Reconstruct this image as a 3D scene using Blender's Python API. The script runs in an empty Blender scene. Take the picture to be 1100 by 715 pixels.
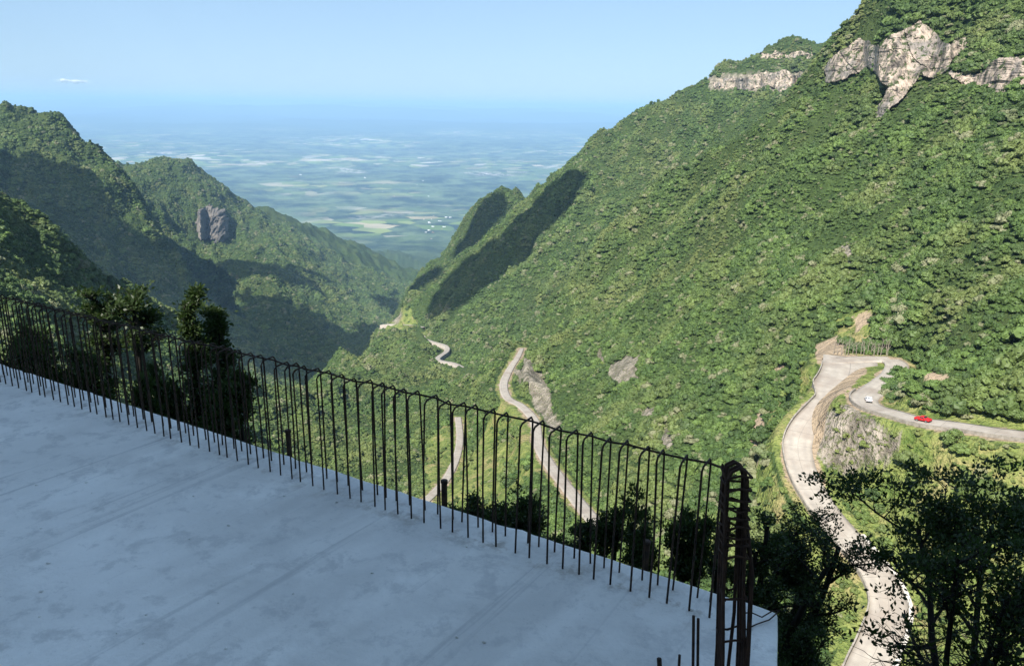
import bpy, bmesh, math, random
import numpy as np
from mathutils import Vector, Matrix, noise as mnoise
random.seed(7); rng = np.random.default_rng(7)
scene = bpy.context.scene
COL = scene.collection
# ------------------------------------------------------------------ camera model (used to turn surveyed directions into ground points)
F = 831.0; CX, CY = 550.0, 357.5; PITCH = math.radians(16.3); ROLL = math.radians(0.87)
cp, sp = math.cos(PITCH), math.sin(PITCH); cr, sr = math.cos(ROLL), math.sin(ROLL)
def ray(px, py):
    px = np.asarray(px, float); py = np.asarray(py, float)
    u = px-CX; v = -(py-CY)
    x = u*cr - v*sr; y = u*sr + v*cr
    return np.stack([x, F*cp+y*sp, -F*sp+y*cp], -1)
def azt(px, py):
    d = ray(px, py); h = np.hypot(d[..., 0], d[..., 1])
    return np.arctan2(d[..., 0], d[..., 1]), d[..., 2]/h
def to_pix(P):
    P = np.asarray(P, float)
    x, y, z = P[..., 0], P[..., 1], P[..., 2]
    f = y*cp - z*sp; v2 = y*sp + z*cp
    u = x*F/f; v = v2*F/f
    return CX + (u*cr + v*sr), CY - (-u*sr + v*cr)
def pt(px, py, R=None, z=None):
    a, t = azt(px, py)
    if R is None: R = z/t
    return np.stack([R*np.sin(a), R*np.cos(a), R*t], -1)

# ------------------------------------------------------------------ vector noise
def _hash(ix, iy, iz, s):
    h = (ix.astype(np.int64)*374761393 + iy.astype(np.int64)*668265263 + iz.astype(np.int64)*2147483647 + s*974634777) & 0xffffffff
    h = ((h ^ (h >> 13))*1274126177) & 0xffffffff
    h = ((h ^ (h >> 16))*2246822519) & 0xffffffff
    return ((h ^ (h >> 15)) & 0xffffff)/float(0xffffff)*2-1
def vnoise(x, y, z=None, s=0):
    x = np.asarray(x, float); y = np.asarray(y, float)
    z = np.zeros_like(x) if z is None else np.asarray(z, float)
    ix, iy, iz = np.floor(x), np.floor(y), np.floor(z)
    fx, fy, fz = x-ix, y-iy, z-iz
    fx, fy, fz = [f*f*f*(f*(f*6-15)+10) for f in (fx, fy, fz)]
    r = 0
    for dz in ((0, 1) if np.any(fz) else (0,)):
        for dy in (0, 1):
            for dx in (0, 1):
                w = (fx if dx else 1-fx)*(fy if dy else 1-fy)*(fz if dz else 1-fz)
                r = r + w*_hash(ix+dx, iy+dy, iz+dz, s)
    return r
def fbm(x, y, z=None, o=4, s=0, g=.5):
    a, r = 1., 0.
    for i in range(o):
        k = 2.03**i
        r = r + a*vnoise(x*k+i*17.3, y*k-i*9.1, None if z is None else z*k, s+i); a *= g
    return r
def ridged(x, y, o=4, s=0):
    a, r = 1., 0.
    for i in range(o):
        k = 2.1**i
        r = r + a*(1-2*np.abs(vnoise(x*k+i*7.7, y*k+i*3.1, None, s+i))); a *= .5
    return r

# ------------------------------------------------------------------ terrain control points: (azimuth, ln R) -> z/R
CPT = []
def C(px, py, R=None, z=None):
    a, t = azt(px, py)
    if R is None: R = z/t
    CPT.append((float(a), math.log(R), float(t)))
def CA(azd, R, z): CPT.append((math.radians(azd), math.log(R), z/R))
def line(pts, step=22, crest=None, zmode=False):
    for (a, b) in zip(pts[:-1], pts[1:]):
        n = max(1, int(math.hypot(a[0]-b[0], a[1]-b[1])/step))
        for i in range(n + (1 if b is pts[-1] else 0)):
            f = i/n; px = a[0]+(b[0]-a[0])*f; py = a[1]+(b[1]-a[1])*f
            if zmode: C(px, py, z=a[2]+(b[2]-a[2])*f); continue
            R = math.exp(math.log(a[2])*(1-f)+math.log(b[2])*f)
            C(px, py, R)
            if crest is not None:
                az, t = azt(px, py); z = R*float(t)
                for k, m in ((1.06, 1.0), (1.15, 1.0)):
                    CPT.append((float(az), math.log(R*k), (z-crest*m*R*(k-1))/(R*k)))
def col(px, *pr):
    for py, R in pr: C(px, py, R)
# near ground under and around the slab
for az in range(-60, 61, 8):
    CA(az, 4, -4.2); CA(az, 8, -7); CA(az, 14, -12)
for az in range(-60, 61, 10):
    CA(az, 28, -22 if az < 25 else -25); CA(az, 60, -46 if az > -15 else -38)
for az in (-26, -18, -10, 0, 10): CA(az, 100, -72 if az > -15 else -56)
for az in (-26, -18, -10, 0, 8): CA(az, 180, -118 if az > -15 else -88)
# right mountain
line([(1400,-70,500),(1250,-70,530),(1100,-60,560),(1040,-55,580),(1000,-35,600),(960,-18,620),(935,0,640),(915,24,660),(892,52,700)], crest=.45)
line([(880,85,700),(860,110,700),(800,150,720),(720,200,750),(640,280,770),(590,340,740),(560,376,690)], crest=.75)
line([(893,84,640),(930,92,600),(955,100,565),(1000,92,515),(1040,98,475),(1100,106,430),(1250,110,400)])
line([(897,62,652),(930,46,618),(980,32,545),(1020,60,497),(1100,74,442),(1250,75,412)])
col(1100,(380,235),(300,272),(200,330),(150,375),(530,192),(600,172),(715,145),(20,490))
col(1250,(470,190),(380,220),(300,255),(200,310),(600,165))
col(1400,(470,170),(380,200),(300,240),(200,290),(100,380))
col(1040,(375,245),(300,290),(200,355),(10,540))
col(1000,(378,258),(300,310),(200,385),(150,440),(600,171),(530,190),(680,158))
col(930,(365,292),(300,345),(200,445),(130,530),(20,645))
col(860,(390,290),(340,330),(270,400),(200,485),(150,580))
col(800,(560,200),(490,245),(430,300),(370,350),(300,430),(200,590))
col(740,(620,160),(550,205),(470,285),(400,350),(330,450),(260,590))
col(680,(600,185),(540,240),(490,300),(430,370),(360,480),(300,620))
col(620,(620,200),(470,385),(400,490),(350,610))
col(585,(420,500),(385,590))
# winding roads (z given)
RD1 = [(913,384,-81.3),(913,398,-81.6),(907,412,-82.2),(895,424,-83.2),(883,436,-84.4),(866,455,-87),(857,478,-90),(864,510,-93),(884,545,-95.5),(915,583,-98),(944,620,-100.5),(955,652,-102.5),(945,688,-104.5),(930,722,-106.5),(915,770,-108)]
RDP = [(888,388,-81.5),(910,386.5,-81.3),(935,385.5,-81.1),(956,386,-80.9)]
RD2 = [(955,386,-80.9),(963,391,-80.5),(961,401,-80.0),(950,411,-79.5),(937,420,-79.0),(928,428,-78.4),(936,437,-77.6),(962,445,-76.4),(992,453,-75.2),(1030,458,-73.8),(1070,464,-72.3),(1110,469,-71),(1160,474,-69.5),(1230,480,-68)]
RD3 = [(700,610,-138),(660,580,-144),(632,552,-150),(612,527,-157),(590,498,-165),(578,476,-171),(574,452,-177),(560,436,-182),(545,427,-186),(541,412,-192),(548,396,-197),(556,384,-200),(561,374,-207)]
RD4 = [(425,570,-195),(455,540,-204),(478,516,-212),(490,492,-220),(494,470,-228),(492,448,-238)]
RD5 = [(512,404,-290),(500,400,-293),(488,394,-300),(470,389,-310),(480,380,-330),(478,374,-335),(462,369,-345),(450,364,-352)]
RD6 = [(455,356,-362),(442,354,-366),(430,353,-369),(420,352.5,-373),(410,353,-379)]
for rd in (RD1, RDP, RD2, RD3, RD4, RD5, RD6): line(rd, step=14, zmode=True)
# slope between the hairpin branches and grass verge
C(905,445,z=-83); C(930,470,z=-84.5); C(900,480,z=-89.5); C(960,500,z=-88); C(900,500,z=-92)
col(835,(440,272),(470,250),(520,215)); C(810,520,215)
for az in (42, 50, 60):
    CA(az, 100, -78); CA(az, 200, -78); CA(az, 300, -40)
# centre lower slopes
col(500,(560,330),(430,530),(375,1000),(410,700)); col(540,(470,440),(520,350)); col(560,(540,300))
col(440,(370,1050),(400,850),(440,680),(530,420)); col(400,(385,1000),(430,720),(490,480)); col(360,(420,780),(460,600))
col(520,(400,820),(370,970),(330,1080)); col(560,(340,1020),(300,1120)); col(600,(290,1080),(250,1200),(215,1260))
col(650,(200,1310),(260,1060)); col(720,(150,1330),(185,1160)); col(800,(110,1330),(135,1150)); col(870,(100,1280))
line([(437,327,1400),(428,346,1330),(400,372,1150),(370,390,1000),(350,402,900),(325,425,760),(300,440,680)], crest=.7)
# second spur and its cliffs
line([(900,46,1550),(880,52,1520),(850,52,1500),(820,56,1480),(790,72,1480),(768,88,1480),(740,105,1480),(715,123,1500),(700,137,1500),(680,138,1480),(660,146,1450),(640,162,1460),(606,188,1500),(570,222,1530),(545,250,1540),(515,274,1520),(480,298,1450),(450,325,1400)], crest=.6)
line([(768,97,1445),(800,96,1420),(850,98,1400),(890,98,1390)]); line([(775,84,1462),(800,78,1435),(850,78,1418),(890,78,1400)])
line([(622,208,1260),(590,245,1200),(545,296,1190),(505,330,1150),(470,356,1130)])
# third spur with the knob
line([(575,224,1800),(560,216,1800),(545,211,1800),(530,213,1820),(515,224,1850),(490,250,1850),(470,270,1840),(448,298,1760),(438,312,1720)], crest=.6)
line([(556,232,1700),(520,262,1640),(480,292,1560),(450,318,1500)])
# left: near hill
line([(-300,190,420),(-150,200,470),(0,220,540),(50,263,560),(100,300,580),(150,327,600),(185,352,620),(215,380,640),(260,415,660),(300,440,680)], crest=.75)
col(0,(300,400),(380,290)); col(60,(330,440),(400,300)); col(120,(360,480),(420,340)); col(190,(400,500),(440,360)); col(250,(450,470)); col(-150,(300,330),(400,220)); col(-300,(300,300))
# left mountain
line([(-300,108,2500),(-150,108,2450),(0,118,2400),(40,128,2400),(75,137,2380),(97,162,2300),(112,167,2280),(132,190,2200),(155,228,2120),(180,262,2050),(205,296,1950),(235,332,1850)], crest=.55)
line([(-150,170,2000),(0,170,2050),(50,195,2000),(90,235,1900),(130,280,1800),(180,320,1700),(230,355,1650)])
line([(-150,230,1500),(0,230,1600),(50,262,1600),(100,300,1550),(160,335,1500),(210,365,1500)])
line([(250,368,1650),(300,388,1680),(340,400,1720),(370,375,2000),(405,350,2350),(432,322,2800)])
for px in (0,100,200,280,340,380): CA(math.degrees(float(azt(px,300)[0])), 1150, -560)
col(300,(345,2000),(300,2350),(260,2800)); col(360,(340,2350),(300,2800),(275,3300)); col(420,(312,3100)); col(250,(320,2150),(280,2500))
# knob ridge
line([(118,176,3500),(150,188,3400),(163,184,3350),(176,174,3300),(190,169,3300),(203,174,3300),(217,185,3300),(240,203,3250)], crest=.5)
line([(240,203,3250),(252,214,3300),(290,228,3600),(340,250,3950),(390,268,4200),(436,297,4300)], crest=.35)
line([(205,200,3120),(230,216,3080),(248,232,3080)]); line([(205,250,2850),(235,262,2850),(255,262,2900)])
col(175,(210,3000),(245,2700)); col(150,(215,2700))
for px, py, R in ((300,235,5200),(360,252,5400),(420,268,5600)): C(px,py,R=R)
for az in list(range(-72, 73, 6)):
    if az < 24:
        CA(az, 5800, -1130); CA(az, 7500, -1200)
    CA(az, 14000, -1200); CA(az, 30000, -1200); CA(az, 60000, -1180); CA(az, 130000, -1150)
for az in (27, 33, 39, 50, 60): CA(az, 900, 150); CA(az, 2500, 60); CA(az, 6000, -600)
for az in (-72, -60, -48): CA(az, 420, -10); CA(az, 2500, 10); CA(az, 1300, -150)
for az in list(range(-180, -83, 12)) + list(range(84, 181, 12)):
    for R, z in ((4,-3.2),(14,-3),(60,0),(300,10),(1000,30),(4000,20),(14000,0),(60000,0),(130000,0)): CA(az, R, z)

CP_ = np.array(CPT)
_, uq = np.unique(np.round(CP_[:, :2], 3), axis=0, return_index=True); CP_ = CP_[np.sort(uq)]
KC = .02
def _ker(A, B): 
    return np.sqrt(((A[:, None, 0]-B[None, :, 0])**2)*2.2 + ((A[:, None, 1]-B[None, :, 1])*.9)**2 + KC**2)
_K = _ker(CP_, CP_) - np.eye(len(CP_))*.004
_W = np.linalg.solve(np.block([[_K, np.ones((len(CP_), 1))], [np.ones((1, len(CP_))), np.zeros((1, 1))]]), np.append(CP_[:, 2], 0))
def base_t(az, lr):
    az = np.ravel(az); lr = np.ravel(lr); out = np.empty(len(az))
    Q = np.stack([az, lr], 1).astype(np.float64)
    for i in range(0, len(Q), 20000):
        out[i:i+20000] = _ker(Q[i:i+20000], CP_) @ _W[:-1] + _W[-1]
    return out

# polar grid: dense where the photograph looks
az1 = np.radians(np.concatenate([np.linspace(-180, -56, 32, endpoint=False), np.linspace(-56, -41, 30, endpoint=False), np.linspace(-41, 42, 830, endpoint=False), np.linspace(42, 56, 30, endpoint=False), np.linspace(56, 180, 33)]))
lr1 = np.log(np.concatenate([np.geomspace(3, 90, 60, endpoint=False), np.geomspace(90, 800, 400, endpoint=False), np.geomspace(800, 5000, 330, endpoint=False), np.geomspace(5000, 110000, 170)]))
# coarse evaluation of the RBF, then bilinear to the full grid
azc = np.unique(np.concatenate([az1[::3], az1[-1:]])); lrc = np.unique(np.concatenate([lr1[::3], lr1[-1:]]))
_Tc = base_t(*np.meshgrid(azc, lrc, indexing='ij')).reshape(len(azc), len(lrc))
def bilin(xs, ys, T, x, y):
    i = np.clip(np.searchsorted(xs, x)-1, 0, len(xs)-2); j = np.clip(np.searchsorted(ys, y)-1, 0, len(ys)-2)
    fx = np.clip((x-xs[i])/(xs[i+1]-xs[i]), 0, 1); fy = np.clip((y-ys[j])/(ys[j+1]-ys[j]), 0, 1)
    return T[i, j]*(1-fx)*(1-fy)+T[i+1, j]*fx*(1-fy)+T[i, j+1]*(1-fx)*fy+T[i+1, j+1]*fx*fy
def smooth01(x, a, b):
    q = np.clip((x-a)/(b-a), 0, 1); return q*q*(3-2*q)

# roads as world polylines
def catmull(P, n=10):
    P = np.array(P, float); Q = np.vstack([2*P[0]-P[1], P, 2*P[-1]-P[-2]]); out = []
    for i in range(1, len(Q)-2):
        for k in range(n):
            t = k/n
            out.append(.5*((2*Q[i])+(-Q[i-1]+Q[i+1])*t+(2*Q[i-1]-5*Q[i]+4*Q[i+1]-Q[i+2])*t*t+(-Q[i-1]+3*Q[i]-3*Q[i+1]+Q[i+2])*t**3))
    out.append(P[-1]); return np.array(out)
def road_world(rd): return catmull([pt(px, py, z=z) for px, py, z in rd])
ROADS = [ # polyline, width, raise
    dict(k='a', P=road_world(RD1), w=7.6), dict(k='b', P=road_world(RD2), w=7.2), dict(k='c', P=road_world(RD3), w=6.2),
    dict(k='d', P=road_world(RD4), w=5.), dict(k='e', P=road_world(RD5), w=6.8), dict(k='p', P=road_world(RDP), w=6.), dict(k='f', P=road_world(RD6), w=7.5)]
def seg_dist(X, Y, P):
    """distance to polyline and z there"""
    best = np.full(X.shape, 1e9); zz = np.zeros(X.shape)
    for a, b in zip(P[:-1], P[1:]):
        d = b-a; L = d[0]**2+d[1]**2+1e-9
        t = np.clip(((X-a[0])*d[0]+(Y-a[1])*d[1])/L, 0, 1)
        q = np.hypot(X-a[0]-t*d[0], Y-a[1]-t*d[1])
        m = q < best; best[m] = q[m]; zz[m] = (a[2]+t*d[2])[m]
    return best, zz
def flatten_roads(X, Y, Z):
    Z = Z.copy(); D = np.full(X.shape, 1e9)
    for r in ROADS:
        P = r['P']; mg = r['w']+40
        m = (X > P[:, 0].min()-mg) & (X < P[:, 0].max()+mg) & (Y > P[:, 1].min()-mg) & (Y < P[:, 1].max()+mg)
        if not m.any(): continue
        d, z = seg_dist(X[m], Y[m], P)
        r0 = r['w']/2
        R = np.hypot(X[m], Y[m]); pad = 1.2 + R*.004
        w = 1-smooth01(d, r0+pad, r0+pad+6+R*.01)
        Z[m] = Z[m]*(1-w)+(z-.25)*w
        D[m] = np.minimum(D[m], d-r0)
    return Z, D
def height(X, Y, roads=True):
    X = np.asarray(X, float); Y = np.asarray(Y, float)
    R = np.hypot(X, Y); az = np.arctan2(X, Y); lr = np.log(np.maximum(R, 3))
    z = bilin(azc, lrc, _Tc, az, lr)*R
    # relief: gullies and lumps growing with distance, kept small by the near features
    k = smooth01(R, 150, 900)
    m = smooth01(R, 5000, 7000)
    z = z + (1-m)*k*(np.minimum(R,1200)*.010)*(ridged(X/170, Y/170, 4, 3))*.8 + (1-m)*smooth01(R, 40, 200)*2.0*fbm(X/28, Y/28, None, 3, 11) + (1-m)*smooth01(R, 300, 520)*np.minimum(R*.017, 15)*(ridged((X+.5*Y)/75, (Y-.5*X)/150, 3, 17)-.2)
    far = smooth01(R, 6000, 12000)
    z = z + far*(45*fbm(X/2600, Y/2600, None, 4, 5)) + smooth01(R, 14000, 70000)*(930+330*fbm(X/9000, Y/9000, None, 4, 8)) + smooth01(R, 70000, 95000)*120
    D = np.full(X.shape, 1e9)
    if roads:
        z, D = flatten_roads(X, Y, z)
    return z, D
AZ, LR = np.meshgrid(az1, lr1, indexing='ij')
GR = np.exp(LR); GX = GR*np.sin(AZ); GY = GR*np.cos(AZ)
GZ, GD = height(GX, GY)
# drop the ground beneath the slab
GZ = np.where(GR < 7, np.minimum(GZ, -4.0), GZ)
GT = GZ/GR
def ground_z(x, y, roads=True):
    return bilin(az1, lr1, GT, np.arctan2(x, y), np.log(np.maximum(np.hypot(x, y), 3.01)))*np.hypot(x, y)
def hit(px, py, rmin=30, rmax=1e5):
    """first ground point seen in that direction beyond rmin"""
    a, t = azt(px, py); lr = lr1[(lr1 > math.log(rmin)) & (lr1 < math.log(rmax))]
    g = bilin(az1, lr1, GT, np.full(lr.shape, float(a)), lr)
    i = int(np.argmax(g >= float(t)))
    if g[i] < t: return None
    R = math.exp(lr[i]); return np.array([R*math.sin(a), R*math.cos(a), R*float(t)])
# ------------------------------------------------------------------ helpers for objects and materials
def quads(nx, ny):
    i, j = np.meshgrid(np.arange(nx-1), np.arange(ny-1), indexing='ij')
    a = (i*ny+j).ravel(); return np.stack([a, a+ny, a+ny+1, a+1], 1)
def np_mesh(name, V, Q, smooth=True):
    me = bpy.data.meshes.new(name); V = np.asarray(V, np.float32); Q = np.asarray(Q, np.int32); k = Q.shape[1]
    me.vertices.add(len(V)); me.vertices.foreach_set('co', V.ravel())
    me.loops.add(Q.size); me.loops.foreach_set('vertex_index', Q.ravel())
    me.polygons.add(len(Q)); me.polygons.foreach_set('loop_start', np.arange(0, Q.size, k, dtype=np.int32)); me.polygons.foreach_set('loop_total', np.full(len(Q), k, np.int32))
    if smooth: me.polygons.foreach_set('use_smooth', np.ones(len(Q), bool))
    me.update(calc_edges=True); return me
class MB:
    """collects polygons, then links them as one mesh object"""
    def __init__(s): s.v = []; s.f = []
    def add(s, V, Fs):
        n = len(s.v); s.v += [tuple(map(float, p)) for p in V]; s.f += [tuple(i+n for i in f) for f in Fs]
    def box(s, c, d, rz=0, taper=1.0, M=None):
        x, y, z = [k/2 for k in d]; cz, sz = math.cos(rz), math.sin(rz); V = []
        for k, (a, b) in ((-1, (1, 1)), (1, (taper, taper))):
            for i, j in ((-1, -1), (1, -1), (1, 1), (-1, 1)):
                X, Y = i*x*a, j*y*b; V.append((c[0]+X*cz-Y*sz, c[1]+X*sz+Y*cz, c[2]+k*z))
        s.add(V, [(3, 2, 1, 0), (4, 5, 6, 7), (0, 1, 5, 4), (1, 2, 6, 5), (2, 3, 7, 6), (3, 0, 4, 7)])
    def tube(s, P, r, n=6, cap=True):
        P = [Vector(p) for p in P]; m = len(P)
        rs = r if hasattr(r, '__len__') else [r]*m
        V = []; up = None
        for i in range(m):
            t = (P[min(i+1, m-1)]-P[max(i-1, 0)]).normalized()
            if up is None: up = t.orthogonal().normalized()
            up = (up - t*up.dot(t)); up = up.normalized() if up.length > 1e-6 else t.orthogonal().normalized()
            b = t.cross(up)
            for k in range(n):
                a = 2*math.pi*k/n; V.append(P[i]+(up*math.cos(a)+b*math.sin(a))*rs[i])
        Fs = [(i*n+k, i*n+(k+1) % n, (i+1)*n+(k+1) % n, (i+1)*n+k) for i in range(m-1) for k in range(n)]
        if cap: Fs += [tuple(range(n-1, -1, -1)), tuple((m-1)*n+k for k in range(n))]
        s.add(V, Fs)
    def mesh(s, name, mat=None, smooth=False, bevel=0):
        me = bpy.data.meshes.new(name); me.from_pydata(s.v, [], s.f)
        if smooth: me.polygons.foreach_set('use_smooth', [True]*len(me.polygons))
        if mat: me.materials.append(mat)
        me.update(); return me
    def build(s, name, mat, parent=None, smooth=False, bevel=0):
        o = bpy.data.objects.new(name, s.mesh(name, mat, smooth)); COL.objects.link(o)
        if parent: o.parent = parent
        if bevel:
            m = o.modifiers.new('bevel', 'BEVEL'); m.width = bevel; m.segments = 2; m.limit_method = 'ANGLE'
        return o
def tag(o, label=None, cat=None, group=None, kind=None):
    if label: o['label'] = label
    if cat: o['category'] = cat
    if group: o['group'] = group
    if kind: o['kind'] = kind
    return o
def empty(name, loc=(0, 0, 0), rz=0, **k):
    o = bpy.data.objects.new(name, None); COL.objects.link(o); o.location = loc; o.rotation_euler = (0, 0, rz); o.empty_display_size = .3
    return tag(o, **k)
def link_mesh(name, me, parent=None):
    o = bpy.data.objects.new(name, me); COL.objects.link(o)
    if parent: o.parent = parent
    return o
class NT:
    def __init__(s, name):
        s.m = bpy.data.materials.new(name); s.m.use_nodes = True; s.t = s.m.node_tree; s.b = s.t.nodes['Principled BSDF']; s.out = s.t.nodes['Material Output']
        s.b.inputs['Roughness'].default_value = .85; s.b.inputs['Specular IOR Level'].default_value = .3
    def n(s, typ, **k):
        nd = s.t.nodes.new(typ)
        for a, v in k.items():
            if a.startswith('i_'):
                key = a[2:]; key = int(key) if key.isdigit() else key.replace('_', ' ')
                if isinstance(v, bpy.types.NodeSocket): s.t.links.new(v, nd.inputs[key])
                else: nd.inputs[key].default_value = v
            else: setattr(nd, a, v)
        return nd
    def link(s, a, b): s.t.links.new(a, b)
    def noise(s, vec, scale, detail=4, rough=.55, dist=0):
        return s.n('ShaderNodeTexNoise', i_Vector=vec, i_Scale=scale, i_Detail=detail, i_Roughness=rough, i_Distortion=dist).outputs[0]
    def ramp(s, fac, stops):
        r = s.n('ShaderNodeValToRGB', i_0=fac); e = r.color_ramp.elements
        while len(e) < len(stops): e.new(.5)
        for q, (p, c) in zip(e, stops): q.position = p; q.color = (*c, 1) if len(c) == 3 else c
        return r.outputs[0]
    def mix(s, f, a, b, mode='MIX'):
        nd = s.n('ShaderNodeMix', data_type='RGBA', blend_type=mode)
        for k, v in ((0, f), (6, a), (7, b)):
            if isinstance(v, bpy.types.NodeSocket): s.link(v, nd.inputs[k])
            else: nd.inputs[k].default_value = v if k == 0 else ((*v, 1) if len(v) == 3 else v)
        return nd.outputs[2]
    def math(s, op, a, b=0., clamp=False):
        nd = s.n('ShaderNodeMath', operation=op, use_clamp=clamp)
        for k, v in ((0, a), (1, b)):
            if isinstance(v, bpy.types.NodeSocket): s.link(v, nd.inputs[k])
            else: nd.inputs[k].default_value = v
        return nd.outputs[0]
    def bump(s, h, strength=.5, dist=1.):
        return s.n('ShaderNodeBump', i_Height=h, i_Strength=strength, i_Distance=dist).outputs[0]
    def base(s, c): 
        if isinstance(c, bpy.types.NodeSocket): s.link(c, s.b.inputs['Base Color'])
        else: s.b.inputs['Base Color'].default_value = (*c, 1)
    def pos(s): return s.n('ShaderNodeNewGeometry').outputs['Position']
    def obj(s): return s.n('ShaderNodeTexCoord').outputs['Object']

# ---- ground
g = NT('ground'); P_ = g.pos()
at = g.n('ShaderNodeAttribute', attribute_name='zone'); sep = g.n('ShaderNodeSeparateColor', i_0=at.outputs['Color'])
pl = g.n('ShaderNodeAttribute', attribute_name='plain').outputs['Fac']
n1 = g.noise(P_, .012, 6, .6); n2 = g.noise(P_, .16, 4, .65); n3 = g.noise(P_, .9, 3, .6)
forest = g.mix(g.ramp(n2, [(.35, (0, 0, 0)), (.62, (1, 1, 1))]), (.020, .038, .012), (.050, .080, .024))
forest = g.mix(g.ramp(n1, [(.4, (0, 0, 0)), (.65, (1, 1, 1))]), forest, g.mix(n2, (.03, .05, .015), (.065, .085, .028)))
grass = g.mix(g.ramp(n2, [(.35, (0, 0, 0)), (.6, (1, 1, 1))]), (.085, .125, .030), (.19, .215, .065))
grass = g.mix(g.ramp(g.noise(P_, .07, 5, .6), [(.52, (0, 0, 0)), (.66, (1, 1, 1))]), grass, (.26, .22, .10))
grass = g.mix(g.ramp(n3, [(.3, (1, 1, 1)), (.5, (0, 0, 0))]), grass, (.05, .08, .02))
rk = g.mix(g.ramp(n2, [(.35, (0, 0, 0)), (.65, (1, 1, 1))]), (.11, .095, .075), (.32, .28, .23))
rk = g.mix(g.ramp(n3, [(.5, (0, 0, 0)), (.62, (1, 1, 1))]), rk, (.09, .10, .045))
soil = g.mix(n2, (.22, .17, .11), (.36, .28, .20))
c = g.mix(sep.outputs[1], forest, grass); c = g.mix(sep.outputs[0], c, rk); c = g.mix(sep.outputs[2], c, soil)
vo = g.n('ShaderNodeTexVoronoi', i_Vector=g.n('ShaderNodeVectorMath', operation='ADD', i_0=P_, i_1=g.n('ShaderNodeVectorMath', operation='SCALE', i_0=g.n('ShaderNodeTexNoise', i_Vector=P_, i_Scale=.0006, i_Detail=3.).outputs[1], i_Scale=900.).outputs[0]).outputs[0], i_Scale=.0034)
vs = g.n('ShaderNodeSeparateColor', i_0=vo.outputs['Color'])
fieldc = g.ramp(vs.outputs[0], [(0, (.06, .10, .035)), (.35, (.12, .19, .05)), (.6, (.24, .28, .09)), (.82, (.33, .28, .17)), (1, (.5, .46, .38))])
nb = g.noise(P_, .00022, 5, .6)
fm = g.math('MULTIPLY', g.ramp(nb, [(.46, (0, 0, 0)), (.60, (1, 1, 1))]), g.ramp(vs.outputs[1], [(.35, (0, 0, 0)), (.4, (1, 1, 1))]))
plc = g.mix(g.ramp(g.noise(P_, .0022, 8, .72), [(.42, (0, 0, 0)), (.60, (1, 1, 1))]), (.010, .026, .020), (.10, .145, .075))
plc = g.mix(fm, plc, fieldc)
# towns and bare plots: pale speckle gathered in patches
tw = g.n('ShaderNodeTexVoronoi', i_Vector=P_, i_Scale=.016); tws = g.n('ShaderNodeSeparateColor', i_0=tw.outputs['Color'])
tm = g.math('MULTIPLY', g.ramp(g.noise(P_, .00045, 4, .6, .6), [(.62, (0, 0, 0)), (.72, (.8, .8, .8))]), g.ramp(tws.outputs[0], [(.45, (0, 0, 0)), (.5, (1, 1, 1))]))
plc = g.mix(tm, plc, g.mix(tws.outputs[1], (.36, .30, .25), (.62, .60, .56)))
c = g.mix(pl, c, plc); g.base(c)
hh = g.math('ADD', g.math('MULTIPLY', n2, 3.), g.math('MULTIPLY', n3, .7))
g.link(g.bump(hh, .9, 1.4), g.b.inputs['Normal']); MAT_GROUND = g.m
g.b.inputs['Specular IOR Level'].default_value = .1
# ---- forest foliage (hue varies per tree and by stand)
def foliage(name, lo, hi, alt, trans=.25, rough=.6, var=.9):
    f = NT(name); oi = f.n('ShaderNodeObjectInfo'); rnd = oi.outputs['Random']; loc = oi.outputs['Location']
    base = f.mix(f.ramp(rnd, [(0, (0, 0, 0)), (.55, (.45, .45, .45)), (1, (1, 1, 1))]), lo, hi)
    st = f.ramp(f.noise(loc, .016, 4, .6), [(.47, (0, 0, 0)), (.62, (1, 1, 1))])
    base = f.mix(f.math('MULTIPLY', st, .75), base, alt)
    st2 = f.ramp(f.noise(loc, .035, 4, .6), [(.50, (0, 0, 0)), (.60, (1, 1, 1))]); base = f.mix(f.math('MULTIPLY', st2, .6), base, lo)
    dk = f.ramp(f.math('FRACT', f.math('MULTIPLY', rnd, 91.3)), [(.84, (0, 0, 0)), (.87, (1, 1, 1))]); base = f.mix(f.math('MULTIPLY', dk, .7), base, (.018, .034, .014))
    odd = f.ramp(f.math('FRACT', f.math('MULTIPLY', rnd, 37.7)), [(.93, (0, 0, 0)), (.95, (1, 1, 1))])
    base = f.mix(f.math('MULTIPLY', odd, .8), base, (.20, .185, .12))
    v = f.noise(f.obj(), 1.6, 3, .6); base = f.mix(f.math('MULTIPLY', v, var), base, f.mix(.55, base, hi))
    f.base(base); f.b.inputs['Roughness'].default_value = rough
    if trans:
        tr = f.n('ShaderNodeBsdfTranslucent'); f.link(base, tr.inputs[0]); mx = f.n('ShaderNodeMixShader', i_0=trans)
        f.link(f.b.outputs[0], mx.inputs[1]); f.link(tr.outputs[0], mx.inputs[2]); f.link(mx.outputs[0], f.out.inputs[0])
    return f.m
MAT_LEAF = foliage('forest_foliage', (.023, .050, .013), (.098, .152, .036), (.140, .152, .052), 0)
MAT_SHRUB = foliage('shrub_foliage', (.055, .095, .022), (.14, .18, .045), (.17, .165, .06), 0)
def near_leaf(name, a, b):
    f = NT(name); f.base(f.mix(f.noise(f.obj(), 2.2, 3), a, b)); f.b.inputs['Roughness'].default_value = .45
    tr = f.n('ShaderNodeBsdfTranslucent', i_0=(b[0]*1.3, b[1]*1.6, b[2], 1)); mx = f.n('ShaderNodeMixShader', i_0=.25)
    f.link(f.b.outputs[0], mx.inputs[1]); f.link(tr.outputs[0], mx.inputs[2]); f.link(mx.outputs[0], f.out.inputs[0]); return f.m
MAT_DARKLEAF = near_leaf('dark_leaf', (.016, .028, .010), (.048, .075, .022))
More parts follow.
